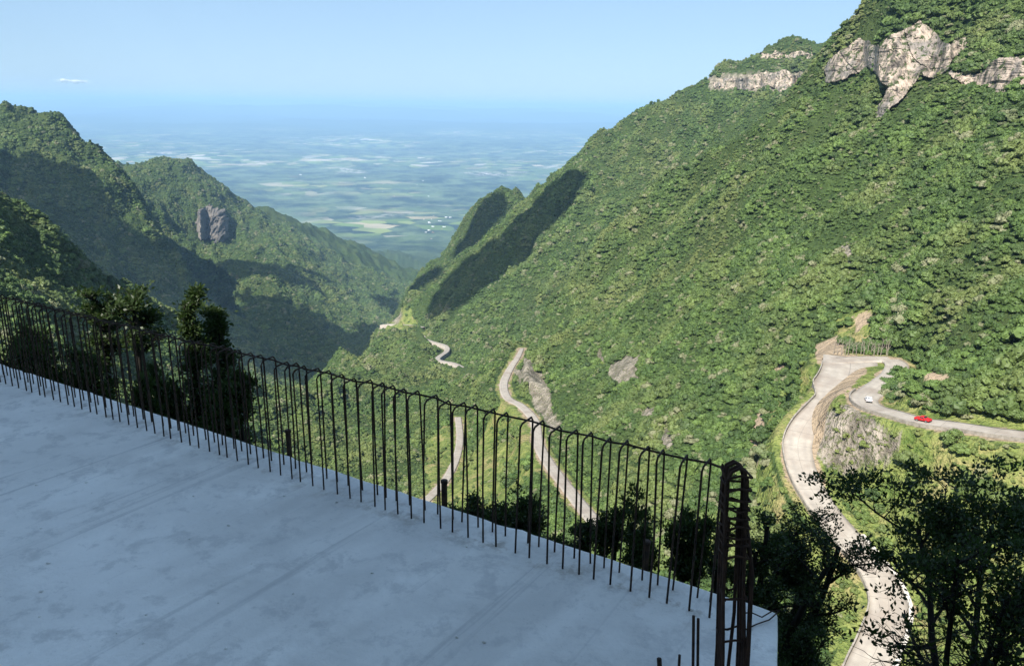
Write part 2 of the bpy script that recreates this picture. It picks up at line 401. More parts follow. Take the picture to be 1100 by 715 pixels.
def plain_mat(name, a, b, scale=8, rough=.85, metal=0, bump=0, detail=4):
    f = NT(name); n = f.noise(f.obj(), scale, detail, .6); f.base(f.mix(f.ramp(n, [(.3, (0, 0, 0)), (.7, (1, 1, 1))]), a, b))
    f.b.inputs['Roughness'].default_value = rough; f.b.inputs['Metallic'].default_value = metal
    if bump: f.link(f.bump(n, bump, .05), f.b.inputs['Normal'])
    return f.m
MAT_BARK = plain_mat('bark', (.035, .028, .02), (.10, .085, .065), 6, .9, 0, .5)
MAT_DARKBARK = plain_mat('dark_bark', (.012, .011, .009), (.035, .03, .024), 6, .9, 0, .5)
MAT_PALEBARK = plain_mat('pale_bark', (.16, .13, .10), (.34, .30, .25), 3, .9)
# road concrete: pale, stained, slab joints
r_ = NT('road_concrete'); rp = r_.pos()
ra = r_.mix(r_.ramp(r_.noise(rp, .35, 6, .65), [(.3, (0, 0, 0)), (.7, (1, 1, 1))]), (.26, .23, .195), (.37, .335, .285))
ra = r_.mix(r_.ramp(r_.noise(rp, .09, 3, .6), [(.50, (0, 0, 0)), (.68, (.8, .8, .8))]), ra, (.24, .20, .165))
ua = r_.n('ShaderNodeAttribute', attribute_name='along').outputs['Fac']; wa = r_.n('ShaderNodeAttribute', attribute_name='across').outputs['Fac']
jo = r_.math('LESS_THAN', r_.math('FRACT', r_.math('DIVIDE', ua, 6.)), .018)
ra = r_.mix(r_.math('MULTIPLY', jo, .6), ra, (.10, .09, .08))
mid = r_.math('LESS_THAN', r_.math('ABSOLUTE', wa), .006)
ra = r_.mix(r_.math('MULTIPLY', mid, .6), ra, (.12, .11, .10))
trk = r_.math('MULTIPLY', r_.ramp(r_.math('ABSOLUTE', r_.math('SUBTRACT', r_.math('ABSOLUTE', wa), .25)), [(.0, (1, 1, 1)), (.12, (0, 0, 0))]), r_.noise(rp, .2, 3))
ra = r_.mix(r_.math('MULTIPLY', trk, .5), ra, (.21, .19, .17))
r_.base(ra); MAT_ROAD = r_.m
MAT_GUARD = plain_mat('weathered_concrete', (.14, .125, .105), (.32, .29, .25), .8, .9)
MAT_KERB = plain_mat('pale_concrete', (.38, .35, .31), (.55, .52, .47), .9, .9)
# rock faces
k_ = NT('rock_face'); kp = k_.pos(); mp = k_.n('ShaderNodeMapping', i_Vector=kp, i_Scale=(1, 1, .35)).outputs[0]
kn = k_.noise(mp, .16, 7, .65, .3); kf = k_.noise(kp, .045, 4)
kc = k_.ramp(kn, [(.33, (.035, .03, .028)), (.42, (.16, .135, .11)), (.52, (.37, .30, .24)), (.72, (.50, .41, .33))])
kc = k_.mix(k_.ramp(kf, [(.5, (0, 0, 0)), (.62, (.7, .7, .7))]), kc, (.17, .16, .15))
kc = k_.mix(k_.ramp(k_.noise(kp, .3, 5, .7), [(.53, (0, 0, 0)), (.58, (1, 1, 1))]), kc, (.045, .065, .02))
k_.base(kc); k_.link(k_.bump(kn, 1., 3.), k_.b.inputs['Normal']); MAT_ROCK = k_.m
MAT_DARKROCK = plain_mat('dark_rock', (.04, .042, .045), (.19, .165, .135), .03, .9, 0, 0, 8)

# ------------------------------------------------------------------ zones of the ground
def in_poly(x, y, poly):
    r = np.zeros(x.shape, bool); n = len(poly)
    for i in range(n):
        x1, y1 = poly[i]; x2, y2 = poly[(i+1) % n]
        if y1 == y2: continue
        c = ((y1 > y) != (y2 > y)) & (x < (x2-x1)*(y-y1)/(y2-y1)+x1); r ^= c
    return r
Z_GRASS = [([(878,386),(890,408),(888,428),(865,447),(842,465),(828,492),(838,530),(858,560),(900,600),(925,640),(918,690),(890,700),(882,640),(855,590),(818,545),(806,505),(822,465),(840,425),(858,398)],90,330),
 ([(946,384),(958,388),(955,408),(940,420),(925,424),(905,418),(893,432),(905,436),(925,440),(935,450),(925,404),(935,392)],200,290),
 ([(950,424),(1000,438),(1110,448),(1250,455),(1250,480),(1110,466),(1000,450),(955,440)],170,250),
 ([(915,436),(960,455),(1110,480),(1250,490),(1250,740),(960,740),(975,640),(955,590),(925,555),(900,530),(885,505),(905,495),(960,490),(962,468)],85,240),
 ([(900,338),(925,326),(948,336),(945,360),(925,368),(897,360)],280,420),
 ([(545,388),(555,378),(548,410),(556,430),(566,450),(572,480),(585,505),(560,520),(520,560),(480,560),(500,500),(530,440)],300,640),
 ([(455,470),(500,440),(505,480),(490,530),(455,560)],300,640),
 ([(420,330),(440,325),(450,352),(412,356)],1100,1500)]
Z_ROCK = [([(893,436),(912,432),(935,448),(966,470),(962,497),(930,502),(905,508),(885,498),(866,482),(874,455)],150,260),
 ([(560,383),(580,398),(593,430),(602,462),(588,464),(577,440),(563,420),(553,402)],400,640),
 ([(655,388),(690,380),(694,405),(672,418),(655,410)],350,620),([(712,455),(722,458),(722,484),(710,482)],250,420),
 ([(640,380),(652,378),(650,396),(640,394)],350,650),([(690,440),(706,436),(704,452),(692,454)],280,450),
 ([(415,345),(432,328),(438,336),(425,350)],1100,1500),
 ([(900,265),(912,262),(915,285),(906,286)],350,480),
 ([(762,84),(875,76),(875,100),(765,100)],1300,1560)]
Z_SOIL = [([(912,340),(930,332),(938,338),(922,352),(915,358)],280,420),([(998,398),(1012,396),(1020,408),(1005,414),(996,408)],200,290),
 ([(876,368),(900,362),(906,380),(884,388)],250,330),([(833,392),(842,390),(842,404),(832,404)],250,400),([(800,470),(815,440),(822,450),(812,500)],190,300)]
def zone_masks(X, Y, Z, jit=5):
    px, py = to_pix(np.stack([X, Y, Z], -1)); R = np.hypot(X, Y); front = Y > 5
    s = np.maximum(R, 60)*.012
    jx = jit*fbm(X/s, Y/s, None, 3, 21); jy = jit*fbm(X/s, Y/s, None, 3, 31)
    out = []
    for zs in (Z_ROCK, Z_GRASS, Z_SOIL):
        m = np.zeros(X.shape, bool)
        for poly, r0, r1 in zs: m |= front & (R > r0) & (R < r1) & in_poly(px+jx, py+jy, poly)
        out.append(m)
    return out
_rk, _gr, _so = zone_masks(GX, GY, GZ)
_gr |= (GD < 2.5) & (GR < 700)
_so |= (GD < .7+1.3*fbm(GX/9, GY/9, None, 3, 55)) & (GR < 1700)
_slope = np.abs(np.gradient(GZ, axis=1))/np.maximum(np.gradient(GR, axis=1), 1e-3)
plain_f = smooth01(GR, 5000, 7500)*smooth01(-GZ, 880, 1060)
me = np_mesh('ground', np.stack([GX, GY, GZ], -1).reshape(-1, 3), quads(len(az1), len(lr1)))
ca_ = me.color_attributes.new('zone', 'FLOAT_COLOR', 'POINT')
ca_.data.foreach_set('color', np.stack([_rk, _gr, _so, np.ones_like(_rk)], -1).astype(np.float32).ravel())
fa = me.attributes.new('plain', 'FLOAT', 'POINT'); fa.data.foreach_set('value', plain_f.astype(np.float32).ravel())
me.materials.append(MAT_GROUND); tag(link_mesh('ground', me), kind='structure')

# ------------------------------------------------------------------ roads
def road_strip(name, P, w, w0=None, thick=.5):
    n = len(P); T = np.gradient(P[:, :2], axis=0); N = np.stack([-T[:, 1], T[:, 0]], 1); N /= np.linalg.norm(N, axis=1)[:, None]
    L = np.concatenate([[0], np.cumsum(np.linalg.norm(np.diff(P[:, :2], axis=0), axis=1))])
    ws = np.full(n, w) if np.isscalar(w) else np.asarray(w)
    ss = np.linspace(-.5, .5, 7); V = []; al = []; ac = []
    for i in range(n):
        R = math.hypot(P[i, 0], P[i, 1]); up = .02+R*.0003+(4. if R > 850 else 0)+(3. if R > 1150 else 0)
        for k, s in enumerate([-.5, *ss, .5]):
            z = P[i, 2]+up - (thick if k in (0, 8) else 0)
            V.append((P[i, 0]+N[i, 0]*s*ws[i], P[i, 1]+N[i, 1]*s*ws[i], z)); al.append(L[i]); ac.append(s)
    me = np_mesh(name, V, quads(n, 9)[:, ::-1], False)
    for nm, d in (('along', al), ('across', ac)): a = me.attributes.new(nm, 'FLOAT', 'POINT'); a.data.foreach_set('value', np.array(d, np.float32))
    me.materials.append(MAT_ROAD); return tag(link_mesh(name, me), kind='structure')
def resample(P, step):
    L = np.concatenate([[0], np.cumsum(np.linalg.norm(np.diff(P, axis=0), axis=1))]); q = np.linspace(0, L[-1], max(2, int(L[-1]/step)))
    return np.stack([np.interp(q, L, P[:, k]) for k in range(3)], 1)
for r in ROADS:
    P = resample(r['P'], 1.5 if np.hypot(*r['P'][0, :2]) < 700 else 4); w = np.full(len(P), r['w'])
    if r['k'] == 'a': w = w + 9.5*(1-smooth01(np.arange(len(P))*1.5, 29, 41))   # the paved hairpin is wide
    if r['k'] == 'c': w = w*np.interp(np.arange(len(P))/len(P), [0, .75, 1], [1, .95, .5])
    r['Pr'] = P; r['ws'] = w
    road_strip('road', P + (np.array([0, 0, .012]) if r['k'] == 'b' else np.array([0, 0, .024]) if r['k'] == 'p' else 0), w, thick=12 if r['k'] in 'ef' else .5)
def offset_line(P, d):
    T = np.gradient(P[:, :2], axis=0); N = np.stack([-T[:, 1], T[:, 0]], 1); N /= np.linalg.norm(N, axis=1)[:, None]
    Q = P.copy(); Q[:, :2] += N*(d[:, None] if hasattr(d, '__len__') else d); return Q
def wall_along(name, Q, th, h, below, mat, **k):
    n = len(Q); T = np.gradient(Q[:, :2], axis=0); N = np.stack([-T[:, 1], T[:, 0]], 1); N /= np.linalg.norm(N, axis=1)[:, None]
    V = []
    for i in range(n):
        for s, z in ((-.5, -below), (-.5, h), (.5, h), (.5, -below)): V.append((Q[i, 0]+N[i, 0]*s*th, Q[i, 1]+N[i, 1]*s*th, Q[i, 2]+z))
    Fs = [(i*4+a, i*4+b, i*4+4+b, i*4+4+a) for i in range(n-1) for a, b in ((0, 1), (1, 2), (2, 3), (3, 0))]+[(0, 3, 2, 1), ((n-1)*4, (n-1)*4+1, (n-1)*4+2, (n-1)*4+3)]
    m = MB(); m.add(V, Fs); o = m.build(name, mat)
    return tag(o, **k)
A, B, C3 = ROADS[0], ROADS[1], ROADS[2]
# which side of a road is which: +d is left of travel direction
nA, nB = len(A['Pr']), len(B['Pr'])
wall_along('guard_wall', offset_line(A['Pr'], -(A['ws']/2+.25))[6:], .35, .75, 1.5, MAT_GUARD, label='low stained concrete guard wall along the left edge of the descending road', cat='wall')
wall_along('kerb', offset_line(A['Pr'], (A['ws']/2+.5))[int(nA*.66):], .9, .28, 1., MAT_KERB, label='broad pale concrete kerb on the right side of the road below the hairpin', cat='kerb')
_q = offset_line(B['Pr'], -(B['ws']/2+.2))
_q2 = offset_line(B['Pr'], (B['ws']/2+.2))
dB = np.linalg.norm(np.diff(B['Pr'], axis=0), axis=1)
# the lower (outer) edge of the second branch is the one nearer the viewpoint
iB = int(np.argmin(np.linalg.norm(B['Pr'][:, :2]-pt(933, 423, z=-78.8)[:2], axis=1)))
near_side = _q if np.hypot(*_q[-20, :2]) < np.hypot(*_q2[-20, :2]) else _q2
wall_along('guard_wall', near_side[iB:], .4, .7, 2.2, MAT_GUARD, label='long dark weathered guard wall on the outer edge of the road with the red car', cat='wall')
# bridge-like retaining wall with piers under the right end of the upper road
iR = int(np.argmin(np.linalg.norm(B['Pr'][:, :2]-pt(1045, 461, z=-73.4)[:2], axis=1)))
rw = empty('retaining_wall', tuple(near_side[iR]), label='stone retaining wall with short piers carrying the right end of the upper road', cat='wall')
def to_local(V, o): return [tuple(np.array(v)-np.array(o.location)) for v in V]
seg = near_side[iR:]; shift = offset_line(seg, -.55 if near_side is _q else .55)
m = MB()
o = wall_along('wall_face', np.column_stack([shift[:, :2], shift[:, 2]-.9]) - np.array(rw.location), .5, .0, 3.6, MAT_GUARD); o.parent = rw
for i in range(2, len(shift)-2, 5):
    m = MB(); p = shift[i]-np.array(rw.location); o2 = offset_line(shift, -.45 if near_side is _q else .45)[i]-np.array(rw.location)
    m.box((o2[0], o2[1], o2[2]-2.4), (.5, .5, 3.2), math.atan2(*(shift[i+1]-shift[i])[[1, 0]])); m.build('pier', MAT_GUARD, rw)

# ------------------------------------------------------------------ rock cliffs (solid shells of broken rock set into the slopes)
def cliff(poly, step, rmin, rmax, proud, amp, thick, fs, lean=.8):
    xs = np.arange(min(p[0] for p in poly)-2, max(p[0] for p in poly)+2, step); ys = np.arange(min(p[1] for p in poly)-2, max(p[1] for p in poly)+2, step)
    PX, PY = np.meshgrid(xs, ys, indexing='ij'); R = np.zeros(PX.shape)
    for i in range(len(xs)):
        for j in range(len(ys)):
            h = hit(PX[i, j], PY[i, j], rmin, rmax); R[i, j] = np.hypot(h[0], h[1]) if h is not None else np.nan
    R = np.where(np.isnan(R), np.nanmedian(R), R)
    for _ in range(3): R[1:-1] = (R[:-2]+R[1:-1]*2+R[2:])/4
    a, t = azt(PX, PY); inp = in_poly(PX, PY, poly); Rb = np.full(len(xs), np.nan); zb = Rb.copy()
    for i in range(len(xs)):
        if inp[i].any(): j = np.where(inp[i])[0].max(); Rb[i] = R[i, j]; zb[i] = R[i, j]*t[i, j]
    ok = ~np.isnan(Rb); Rb = np.interp(xs, xs[ok], Rb[ok]); zb = np.interp(xs, xs[ok], zb[ok])
    for _ in range(6): Rb[1:-1] = (Rb[:-2]+Rb[1:-1]*2+Rb[2:])/4; zb[1:-1] = (zb[:-2]+zb[1:-1]*2+zb[2:])/4
    Rs = (Rb-lean*zb)[:, None]/(1-lean*t); Rs = np.minimum(Rs, R)-proud
    u = Rs*a; v = Rs*t; jj = 4.*step
    ins = in_poly(PX+jj*fbm(u/fs*1.6, v/fs*1.6, None, 3, 3), PY+jj*fbm(u/fs*1.6, v/fs*1.6, None, 3, 9), poly)
    fr = amp*(ridged(u/fs, v/fs/3, 4, 41)*.7 + np.round(2.2*vnoise(u/fs/1.1, v/fs/3.5, None, 51))*.5 + .3*vnoise(u/fs*4, v/fs*4, None, 61) + .35*fbm(u/fs*9, v/fs*4, None, 3, 66) + .5*np.round(1.6*vnoise(u/fs*2, v/fs*3.5, None, 67))*.5)
    Rf = Rs-np.maximum(fr+amp*.3, -proud*.6)
    Pf = np.stack([Rf*np.sin(a), Rf*np.cos(a), Rf*t], -1); Rk = np.maximum(Rs+thick, R+thick*.5); Pb = np.stack([Rk*np.sin(a), Rk*np.cos(a), Rf*t-thick*.2], -1)
    idx = -np.ones(PX.shape, int); idx[ins] = np.arange(ins.sum()); n = ins.sum()
    V = np.concatenate([Pf[ins], Pb[ins]]); Fs = []; ed = {}
    for i in range(len(xs)-1):
        for j in range(len(ys)-1):
            q = [idx[i, j], idx[i, j+1], idx[i+1, j+1], idx[i+1, j]]
            if min(q) >= 0:
                Fs.append(tuple(q)); Fs.append(tuple(k+n for k in q[::-1]))
                for e in zip(q, q[1:]+q[:1]): ed[e] = 1
    for (p, q) in list(ed):
        if (q, p) not in ed: Fs.append((q, p, p+n, q+n))
    m = MB(); m.add(V, Fs); o = m.build('cliff', MAT_ROCK); tag(o, kind='structure'); return o
K1 = [(884,90),(888,74),(897,58),(908,50),(926,38),(936,46),(950,48),(958,38),(975,27),(990,22),(1006,32),(1010,44),(1024,46),(1040,40),(1042,50),(1026,62),(1020,72),(1004,84),(985,82),(978,95),(967,112),(954,124),(941,128),(949,108),(956,92),(946,84),(930,74),(918,80),(902,88)]
K3 = [(1014,72),(1032,79),(1050,81),(1062,74),(1074,64),(1100,62),(1130,60),(1150,95),(1110,104),(1096,98),(1082,101),(1070,106),(1062,90),(1040,92),(1026,84)]
K4 = [(766,90),(784,80),(800,85),(812,79),(830,79),(850,77),(869,82),(867,92),(850,96),(838,100),(822,92),(800,98),(785,97),(768,97)]
K5 = [(814,57),(835,55),(860,56),(890,54),(890,60),(860,62),(835,63),(815,63)]
K6 = [(207,240),(214,226),(226,216),(238,222),(247,236),(250,252),(243,262),(228,258),(213,262)]
K7 = [(186,188),(205,188),(222,195),(240,203),(246,216),(232,214),(215,207),(200,201)]
CLIFFS = [(K1, 400, 760), (K3, 300, 600), (K4, 1200, 1600), (K5, 1300, 1700), (K6, 2500, 3400)]
for args in ((K1,.8,400,760,2.2,2.6,8,13),(K3,.8,300,600,2.0,2.0,7,11),(K4,.8,1200,1600,2,5,14,24),(K5,.8,1300,1700,2,5,14,24),(K6,.9,2500,3400,4,12,40,42,1.3)):
    _c = cliff(*args)
    if args[0] in (K6, K7): _c.data.materials[0] = MAT_DARKROCK

# ------------------------------------------------------------------ tree crowns for the forest
def ico(sub):
    b = bmesh.new(); bmesh.ops.create_icosphere(b, subdivisions=sub, radius=1); V = np.array([v.co[:] for v in b.verts]); Fq = [tuple(v.index for v in f.verts) for f in b.faces]; b.free(); return V, Fq
IV, IF = ico(2); IV1, IF1 = ico(1)
def crown_mesh(name, seed, mat, nblob=11, rad=1., hgt=.62, leaves=260, ls=.16, lumpy=.22):
    r = np.random.default_rng(seed); m = MB(); cen = []
    for i in range(nblob):
        a = r.uniform(0, 6.28); q = math.sqrt(r.uniform(0, 1))*.72*rad; z = hgt*(1-(q/rad)**2)*r.uniform(.35, 1.05)
        s = r.uniform(.20, .38)*rad; c = np.array([q*math.cos(a), q*math.sin(a), z]); cen.append((c, s))
        V = IV1 if i > 5 else IV
        d = 1+lumpy*fbm(V[:, 0]*1.7+i*5, V[:, 1]*1.7, V[:, 2]*1.7, 3, seed+i)
        m.add(V*d[:, None]*np.array([s, s, s*.8])+c, IF1 if i > 5 else IF)
    for i in range(leaves):   # leaf sprays standing off the blobs
        c, s = cen[r.integers(len(cen))]; d = r.normal(size=3); d[2] = abs(d[2])*.9-.2; d /= np.linalg.norm(d)
        p = c + d*s*np.array([1, 1, .8])*r.uniform(.95, 1.22); n = d+r.normal(size=3)*.5; n /= np.linalg.norm(n)
        u = np.cross(n, r.normal(size=3)); u /= np.linalg.norm(u); v = np.cross(n, u); L = ls*r.uniform(.6, 1.3)
        m.add([p-u*L*.5, p+v*L*.45+n*.04, p+u*L*.6, p-v*L*.4], [(0, 1, 2, 3)])
    return m.mesh(name, mat)
CROWNS = [crown_mesh('crown', 100+i, MAT_LEAF, nb, 1., hg, 420, .15, .3) for i, (nb, hg) in enumerate(((19, .6), (16, .8), (22, .5), (14, 1.05), (18, .7)))]
TRUNKS = []
for i in range(3):
    m = MB(); r = random.Random(i)
    pts = [Vector((0, 0, -.9)), Vector((r.uniform(-.05, .05), r.uniform(-.05, .05), -.3)), Vector((r.uniform(-.1, .1), r.uniform(-.1, .1), .35))]
    m.tube(pts, [.075, .055, .035], 6)
    for k in range(4):
        a = r.uniform(0, 6.28); b = pts[1].lerp(pts[2], r.uniform(.2, 1)); m.tube([b, b+Vector((math.cos(a)*.25, math.sin(a)*.25, .22)), b+Vector((math.cos(a)*.5, math.sin(a)*.5, .5))], [.03, .02, .01], 4)
    TRUNKS.append(m.mesh('trunk', MAT_BARK))
# scatter
def hexgrid(s, R0, R1, a0=-42, a1=43):
    n = int(R1/s)+2; i, j = np.meshgrid(np.arange(-n, n+1), np.arange(-2, int(R1/(s*.866))+2), indexing='ij')
    x = (i+.5*(j % 2))*s; y = j*s*.866; x = x.ravel(); y = y.ravel()
    m = (np.hypot(x, y) > R0*.9) & (np.hypot(x, y) < R1*1.02); x = x[m]; y = y[m]
    x = x+rng.uniform(-.42, .42, x.shape)*s; y = y+rng.uniform(-.42, .42, y.shape)*s
    R = np.hypot(x, y); a = np.degrees(np.arctan2(x, y)); m = (R > R0) & (R < R1) & (a > a0) & (a < a1); return x[m], y[m]
runmax = np.maximum.accumulate(GT, axis=1)
hid = runmax-GT    # how far below the line of sight the ground lies
def visible(x, y, up):
    a = np.arctan2(x, y); R = np.hypot(x, y); return bilin(az1, lr1, hid, a, np.log(R))*R < up
TX = []; 
for s, R0, R1, sc, up in ((3.3, 95, 520, 2.35, 14), (4.2, 520, 1000, 2.9, 14), (5.6, 1000, 1900, 3.8, 18), (8.5, 1900, 3300, 5.6, 22)):
    x, y = hexgrid(s, R0, R1)
    sl = np.hypot(ground_z(x+2, y)-ground_z(x-2, y), ground_z(x, y+2)-ground_z(x, y-2))/4
    for lim in (.75, 1.0, 1.4):   # steep faces need more trunks per plan area
        q = sl > lim; x = np.concatenate([x, x[:len(sl)][q]+rng.uniform(-.6, .6, q.sum())*s]); y = np.concatenate([y, y[:len(sl)][q]+rng.uniform(-.6, .6, q.sum())*s])
    m = visible(x, y, up); x = x[m]; y = y[m]; R = np.hypot(x, y)
    z = ground_z(x, y)
    # height field near roads: distance to pavement
    Dr = bilin(az1, lr1, np.minimum(GD, 200), np.arctan2(x, y), np.log(R))
    rk, gr, so = zone_masks(x, y, z)
    sc_ = sc*rng.uniform(.5, 1.4, x.shape)*np.clip(1+.8*fbm(x/22, y/22, None, 3, 71), .45, 1.7)
    m = (Dr > sc_*.75+1+R*.004) & ~rk & ~so & ~(gr & (rng.random(x.shape) > .10))
    for Kp, ra, rb in CLIFFS:
        cov = np.zeros(x.shape, bool)
        for fz in (.1, .5):
            qx, qy = to_pix(np.stack([x, y, z+fz*sc_], -1)); cov |= in_poly(qx, qy, Kp)
        m &= ~(cov & (R > ra-60) & (R < rb+60) & (rng.random(x.shape) > .14))
    # open foot of the roads seen from the viewpoint: nothing tall just in front of them
    TX.append(np.stack([x, y, z, sc_, gr.astype(float)], 1)[m])
TX = np.concatenate(TX)
for r in ROADS:   # keep the line of sight to the pavements clear
    P = r['Pr']; Rr = np.hypot(P[:, 0], P[:, 1]); ar = np.arctan2(P[:, 0], P[:, 1]); tr = P[:, 2]/Rr
    Rt = np.hypot(TX[:, 0], TX[:, 1]); at_ = np.arctan2(TX[:, 0], TX[:, 1]); kill = np.zeros(len(TX), bool)
    wa_ = r['w']*.5/Rr
    for i in range(0, len(P), 2):
        near = (np.abs(at_-ar[i]) < wa_[i]*(.55 if r['k'] in 'abcd' else 1.4)) & (Rt < Rr[i]) & (Rt > Rr[i]*(.72 if r['k'] in 'abcd' else .6))
        top = (TX[:, 2]+TX[:, 3]*.62-1.0)/Rt
        kill |= near & (top > tr[i]-.25*abs(tr[i])*r['w']/Rr[i])
    if r['k'] in 'ab': kill &= rng.random(len(TX)) < .93
    TX = TX[~kill]
ext = []
for px, py, s_ in ((958,406,3.6),(966,398,4.0),(972,406,4.2),(960,414,3.4),(978,398,4.4),(950,421,2.6),(960,417,3.6),(962,427,3.2),(972,422,4.2),(974,431,3.4),(985,428,4.4),(987,437,3.2),(998,434,4.2),(1010,436,3.8),(980,414,4.),(966,409,3.0),(1000,424,4.2)):
    R0 = 78.6/-float(azt(px, py)[1]); q = pt(px, py, R=R0); ext.append((q[0], q[1], float(ground_z(q[:1], q[1:2])[0]), s_, 0.))
TX = np.concatenate([TX, np.array(ext)])
pxT, pyT = to_pix(TX[:, :3]); RT = np.hypot(TX[:, 0], TX[:, 1])
vis = visible(TX[:, 0], TX[:, 1], 1.5) & (pxT > 5) & (pxT < 1095) & (pyT > 5) & (pyT < 700) & (TX[:, 3]/RT > .0045)
# nothing is seen below the slab edge on the left of the corner
vis &= ~((pyT > 390+pxT*.3195) & (pxT < 840)) & ~((pxT > 790) & (pyT > 560)) & (TX[:, 3] > 2.)
order = np.argsort(-(TX[:, 3]/RT)*vis); pick = order[:300]; isind = np.zeros(len(TX), bool); isind[pick] = True
IND = []
for n_, k in enumerate(pick):
    x, y, z, s, gr = TX[k]
    e = empty('forest_tree', (x, y, z-.15*s), rng.uniform(0, 6.28), label='round-topped green broadleaf tree in the dense forest on the slope around the winding road', cat='tree', group='broadleaf trees of the forest around the road')
    e.scale = (s, s, s*rng.uniform(.7, 1.35))
    c = link_mesh('crown', CROWNS[n_ % 5], e); link_mesh('trunk', TRUNKS[n_ % 3], e)
    if n_ < 5: IND.append(c)
rest = TX[~isind]
print('trees', len(rest), 'individual', len(pick))
def gn_scatter(name, pts, protos, label, cat, extra_scale=1.):
    me = bpy.data.meshes.new(name); me.vertices.add(len(pts)); me.vertices.foreach_set('co', pts[:, :3].astype(np.float32).ravel())
    for nm, d in (('size', pts[:, 3]*extra_scale), ('turn', rng.uniform(0, 6.28, len(pts))), ('tall', pts[:, 3]*extra_scale*rng.uniform(.6, 1.35, len(pts)))):
        a = me.attributes.new(nm, 'FLOAT', 'POINT'); a.data.foreach_set('value', d.astype(np.float32))
    a = me.attributes.new('which', 'INT', 'POINT'); a.data.foreach_set('value', rng.integers(0, len(protos), len(pts)).astype(np.int32))
    o = link_mesh(name, me); tag(o, label, cat, None, 'stuff')
    ng = bpy.data.node_groups.new(name, 'GeometryNodeTree'); ng.interface.new_socket('Geometry', in_out='INPUT', socket_type='NodeSocketGeometry'); ng.interface.new_socket('Geometry', in_out='OUTPUT', socket_type='NodeSocketGeometry')
    N = ng.nodes.new; L = ng.links.new; gi = N('NodeGroupInput'); go = N('NodeGroupOutput'); ip = N('GeometryNodeInstanceOnPoints'); jn = N('GeometryNodeJoinGeometry')
    for p in protos:
        q = N('GeometryNodeObjectInfo'); q.inputs['Object'].default_value = p; q.inputs['As Instance'].default_value = True; q.transform_space = 'ORIGINAL'; L(q.outputs['Geometry'], jn.inputs[0])
    def attr(nm, t='FLOAT'):
        q = N('GeometryNodeInputNamedAttribute'); q.data_type = t; q.inputs[0].default_value = nm; return q.outputs[0]
    cs = N('ShaderNodeCombineXYZ'); L(attr('size'), cs.inputs[0]); L(attr('size'), cs.inputs[1]); L(attr('tall'), cs.inputs[2])
    cr2 = N('ShaderNodeCombineXYZ'); L(attr('turn'), cr2.inputs[2])
    L(gi.outputs[0], ip.inputs['Points']); L(jn.outputs[0], ip.inputs['Instance']); ip.inputs['Pick Instance'].default_value = True
    L(attr('which', 'INT'), ip.inputs['Instance Index']); L(cr2.outputs[0], ip.inputs['Rotation']); L(cs.outputs[0], ip.inputs['Scale'])
    L(ip.outputs[0], go.inputs[0]); md = o.modifiers.new('scatter', 'NODES'); md.node_group = ng; return o
rp_ = rest.copy(); rp_[:, 2] -= (.12+.55*smooth01(np.hypot(rp_[:, 0], rp_[:, 1]), 700, 1800)*.5)*rp_[:, 3]
gn_scatter('forest', rp_, IND, 'dense green subtropical forest covering the mountain slopes and the valley', 'forest')
# ------------------------------------------------------------------ undergrowth: bright shrubs and grass clumps on the open verges
def undergrowth(s, R0, R1, sc, keep, name, label, proto):
    x, y = hexgrid(s, R0, R1, 3, 43); z = ground_z(x, y); R = np.hypot(x, y)
    Dr = bilin(az1, lr1, np.minimum(GD, 200), np.arctan2(x, y), np.log(R)); rk, gr, so = zone_masks(x, y, z)
    sz = sc*rng.uniform(.5, 1.5, x.shape)*(1+.8*np.clip(fbm(x/9, y/9, None, 2, 77), -.5, 1))
    px, py = to_pix(np.stack([x, y, z], -1))
    dens = np.where(py > 470, np.where(px > 895, 1., .35), .35)*keep
    m = visible(x, y, 2) & (Dr > sz*.8+.8+R*.004) & (gr | (Dr < 7) | (rk & (rng.random(x.shape) < .12))) & ~so & (rng.random(x.shape) < dens)
    pts = np.stack([x, y, z-.1*sz, sz], 1)[m]
    print(name, len(pts)); return gn_scatter(name, pts, proto, label, 'undergrowth')
SH = []
for i, (x, y) in enumerate([(pt(1010, 500, R=185)[:2]), (pt(1060, 520, R=178)[:2]), (pt(1030, 545, R=172)[:2])]):
    e = empty('shrub', (x, y, float(ground_z(np.array([x]), np.array([y]))[0])), i*2., label='bright yellow-green shrub on the open slope below the upper road', cat='shrub', group='bright shrubs below the upper road'); e.scale = (2.6, 2.6, 2.4)
    SH.append(link_mesh('foliage', crown_mesh('shrub', 300+i, MAT_SHRUB, 9, 1., .8, 260, .14), e))
undergrowth(1.8, 95, 330, 1.0, .8, 'undergrowth', 'bright green shrubs and tall grass covering the open slopes beside the road', SH)
undergrowth(3.2, 330, 700, 1.6, .45, 'undergrowth', 'light green scrub along the road down in the valley', SH)

